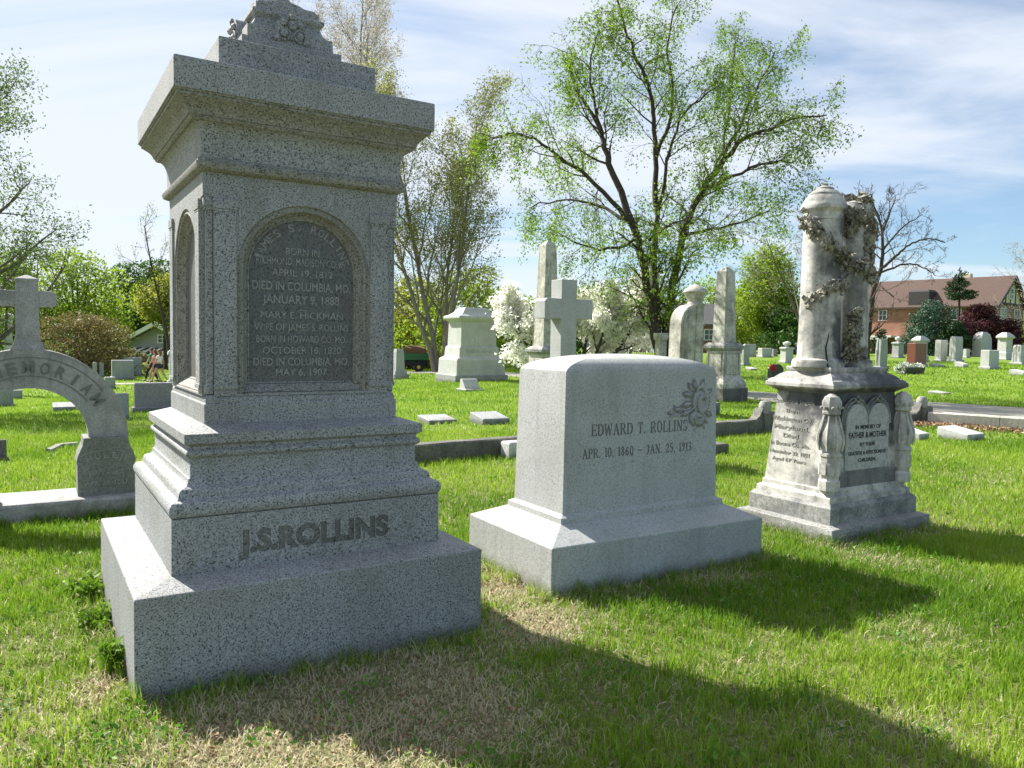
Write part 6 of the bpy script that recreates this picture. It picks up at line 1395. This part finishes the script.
def person(label, pos, yaw, h, stride, shirt, bottom, hair, skinc=(.50, .30, .21), longhair=True, trousers=False, arm=(.15, -.2), group=None):
    """walks towards local +x; stride in m"""
    e = empty('person', pos, yaw, label, 'person', group); k = h / 1.7
    sk = plain('skin_tone', skinc, .6, .05, 8); s2 = stride / 2
    J = {}; Rd = {}
    def j(n_, x, y, z, r_): J[n_] = Vector((x, y, z)) * k; Rd[n_] = r_ * k
    j('pel', 0, 0, .93, .12); j('waist', 0, 0, 1.08, .105); j('chest', .01, 0, 1.28, .13); j('neck0', 0, 0, 1.43, .06); j('neck', .01, 0, 1.50, .05); j('head0', .03, 0, 1.56, .072); j('head', .03, 0, 1.64, .085); j('headt', .02, 0, 1.70, .05)
    j('chin', .085, 0, 1.555, .03); j('nose', .125, 0, 1.605, .012)
    E_ = [('pel', 'waist'), ('waist', 'chest'), ('chest', 'neck0'), ('neck0', 'neck'), ('neck', 'head0'), ('head0', 'head'), ('head', 'headt'), ('head0', 'chin'), ('head', 'nose')]
    for s, nm_, st, aa in ((1, 'l', 1, arm[0]), (-1, 'r', -1, arm[1])):
        j('hip' + nm_, 0, .09 * s, .88, .095); f = s2 * st
        j('kn' + nm_, f * .55 + .06, .085 * s, .48, .058); j('an' + nm_, f, .08 * s, .10, .036); j('heel' + nm_, f - .02, .08 * s, .045, .036); j('toe' + nm_, f + .15, .085 * s, .03, .028)
        E_ += [('pel', 'hip' + nm_), ('hip' + nm_, 'kn' + nm_), ('kn' + nm_, 'an' + nm_), ('an' + nm_, 'heel' + nm_), ('heel' + nm_, 'toe' + nm_)]
        j('sh' + nm_, 0, .18 * s, 1.39, .055); j('el' + nm_, aa * .5, .22 * s, 1.12, .040); j('wr' + nm_, aa + .08, .21 * s, .90, .026); j('pa' + nm_, aa + .10, .205 * s, .84, .030)
        E_ += [('chest', 'sh' + nm_), ('sh' + nm_, 'el' + nm_), ('el' + nm_, 'wr' + nm_), ('wr' + nm_, 'pa' + nm_)]
        for q, (ox, L_) in enumerate(((-.024, .062), (-.008, .072), (.008, .068), (.022, .055))):
            j('f%d' % q + nm_, aa + .10 + ox, .20 * s, .80, .009); j('g%d' % q + nm_, aa + .115 + ox, .19 * s, .80 - L_, .008); E_ += [('pa' + nm_, 'f%d' % q + nm_), ('f%d' % q + nm_, 'g%d' % q + nm_)]
        j('th' + nm_, aa + .14, .20 * s, .83, .010); j('tj' + nm_, aa + .15, .19 * s, .795, .009); E_ += [('pa' + nm_, 'th' + nm_), ('th' + nm_, 'tj' + nm_)]
    skinned('body', J, E_, Rd, sk, e)
    def sub_(names, edges, grow, nm_, mat):
        skinned(nm_, {n_: J[n_] for n_ in names}, edges, {n_: Rd[n_] + grow * k for n_ in names}, mat, e)
    J['m1'] = J['shl'].lerp(J['ell'], .55); J['m2'] = J['shr'].lerp(J['elr'], .55); Rd['m1'] = Rd['m2'] = .05 * k
    sub_(['waist', 'pel', 'chest', 'shl', 'shr', 'm1', 'm2'], [('pel', 'waist'), ('waist', 'chest'), ('chest', 'shl'), ('chest', 'shr'), ('shl', 'm1'), ('shr', 'm2')], .012, 'shirt', plain('shirt_cloth', shirt, .9, .05))
    if trousers: sub_(['pel', 'hipl', 'hipr', 'knl', 'knr', 'anl', 'anr'], [('pel', 'hipl'), ('pel', 'hipr'), ('hipl', 'knl'), ('hipr', 'knr'), ('knl', 'anl'), ('knr', 'anr')], .018, 'trousers', plain('trouser_cloth', bottom, .9, .05))
    else:
        J['t1'] = J['hipl'].lerp(J['knl'], .45); J['t2'] = J['hipr'].lerp(J['knr'], .45); Rd['t1'] = Rd['t2'] = .09 * k
        sub_(['pel', 'hipl', 'hipr', 't1', 't2'], [('pel', 'hipl'), ('pel', 'hipr'), ('hipl', 't1'), ('hipr', 't2')], .020, 'shorts', plain('shorts_cloth', bottom, .9, .05))
    hm = MB(); hm.blob((-.005 * k, 0, 1.655 * k), (.10 * k, .092 * k, .10 * k), 12, 2, .03)
    if longhair: hm.blob((-.065 * k, 0, 1.53 * k), (.055 * k, .08 * k, .16 * k), 10, 3, .05)
    hm.build('hair', plain('hair_colour', hair, .7, .1, 20), e, smooth=60)
    for s, nm_ in ((1, 'l'), (-1, 'r')):
        sh = MB(); a, t = J['heel' + nm_], J['toe' + nm_]; c_ = (a + t) / 2; sh.blob((c_.x, c_.y, .035 * k), (.14 * k, .05 * k, .05 * k), 10, 1, .02); sh.build('shoe', plain('shoe_leather', (.16, .08, .10), .6, .1), e, smooth=60)
    for s in (1, -1):
        ey = MB(); ey.blob((.105 * k, .03 * s * k, 1.635 * k), (.01 * k, .012 * k, .008 * k), 6, 1, 0); ey.build('eye', M_RUB, e)
        er = MB(); er.blob((.02 * k, .088 * s * k, 1.61 * k), (.02 * k, .01 * k, .03 * k), 6, 1, 0); er.build('ear', sk, e)
    return e
PG = 'people walking along the path on the left'
def pp_(px, py): p = at(px, py); return p
person('walker in a green top and dark trousers, left of three', pp_(147.5, 381.5) + Vector((0, .5, 0)), R(186), 1.74, .55, (.02, .28, .16), (.02, .02, .025), (.09, .045, .02), trousers=True, group=PG)
person('walker in a pale pink patterned top and dark shorts, in the middle', pp_(153.0, 382) + Vector((0, .25, 0)), R(183), 1.66, .5, (.68, .34, .33), (.03, .04, .06), (.12, .05, .03), group=PG)
person('long-haired walker in a white top and navy shorts, right of three', pp_(159.8, 382.2), R(178), 1.68, .75, (.74, .72, .70), (.03, .04, .07), (.20, .08, .04), group=PG)
person('distant person in a pale lilac top near the left column foot', atD(797.5, 92), R(250), 1.7, .3, (.55, .45, .62), (.06, .10, .35), (.30, .2, .1), trousers=True)
person('worker in a yellow vest beside the utility cart, mostly hidden', atD(391.5, 40), R(20), 1.75, .3, (.75, .60, .05), (.62, .60, .56), (.05, .04, .03), trousers=True, longhair=False)
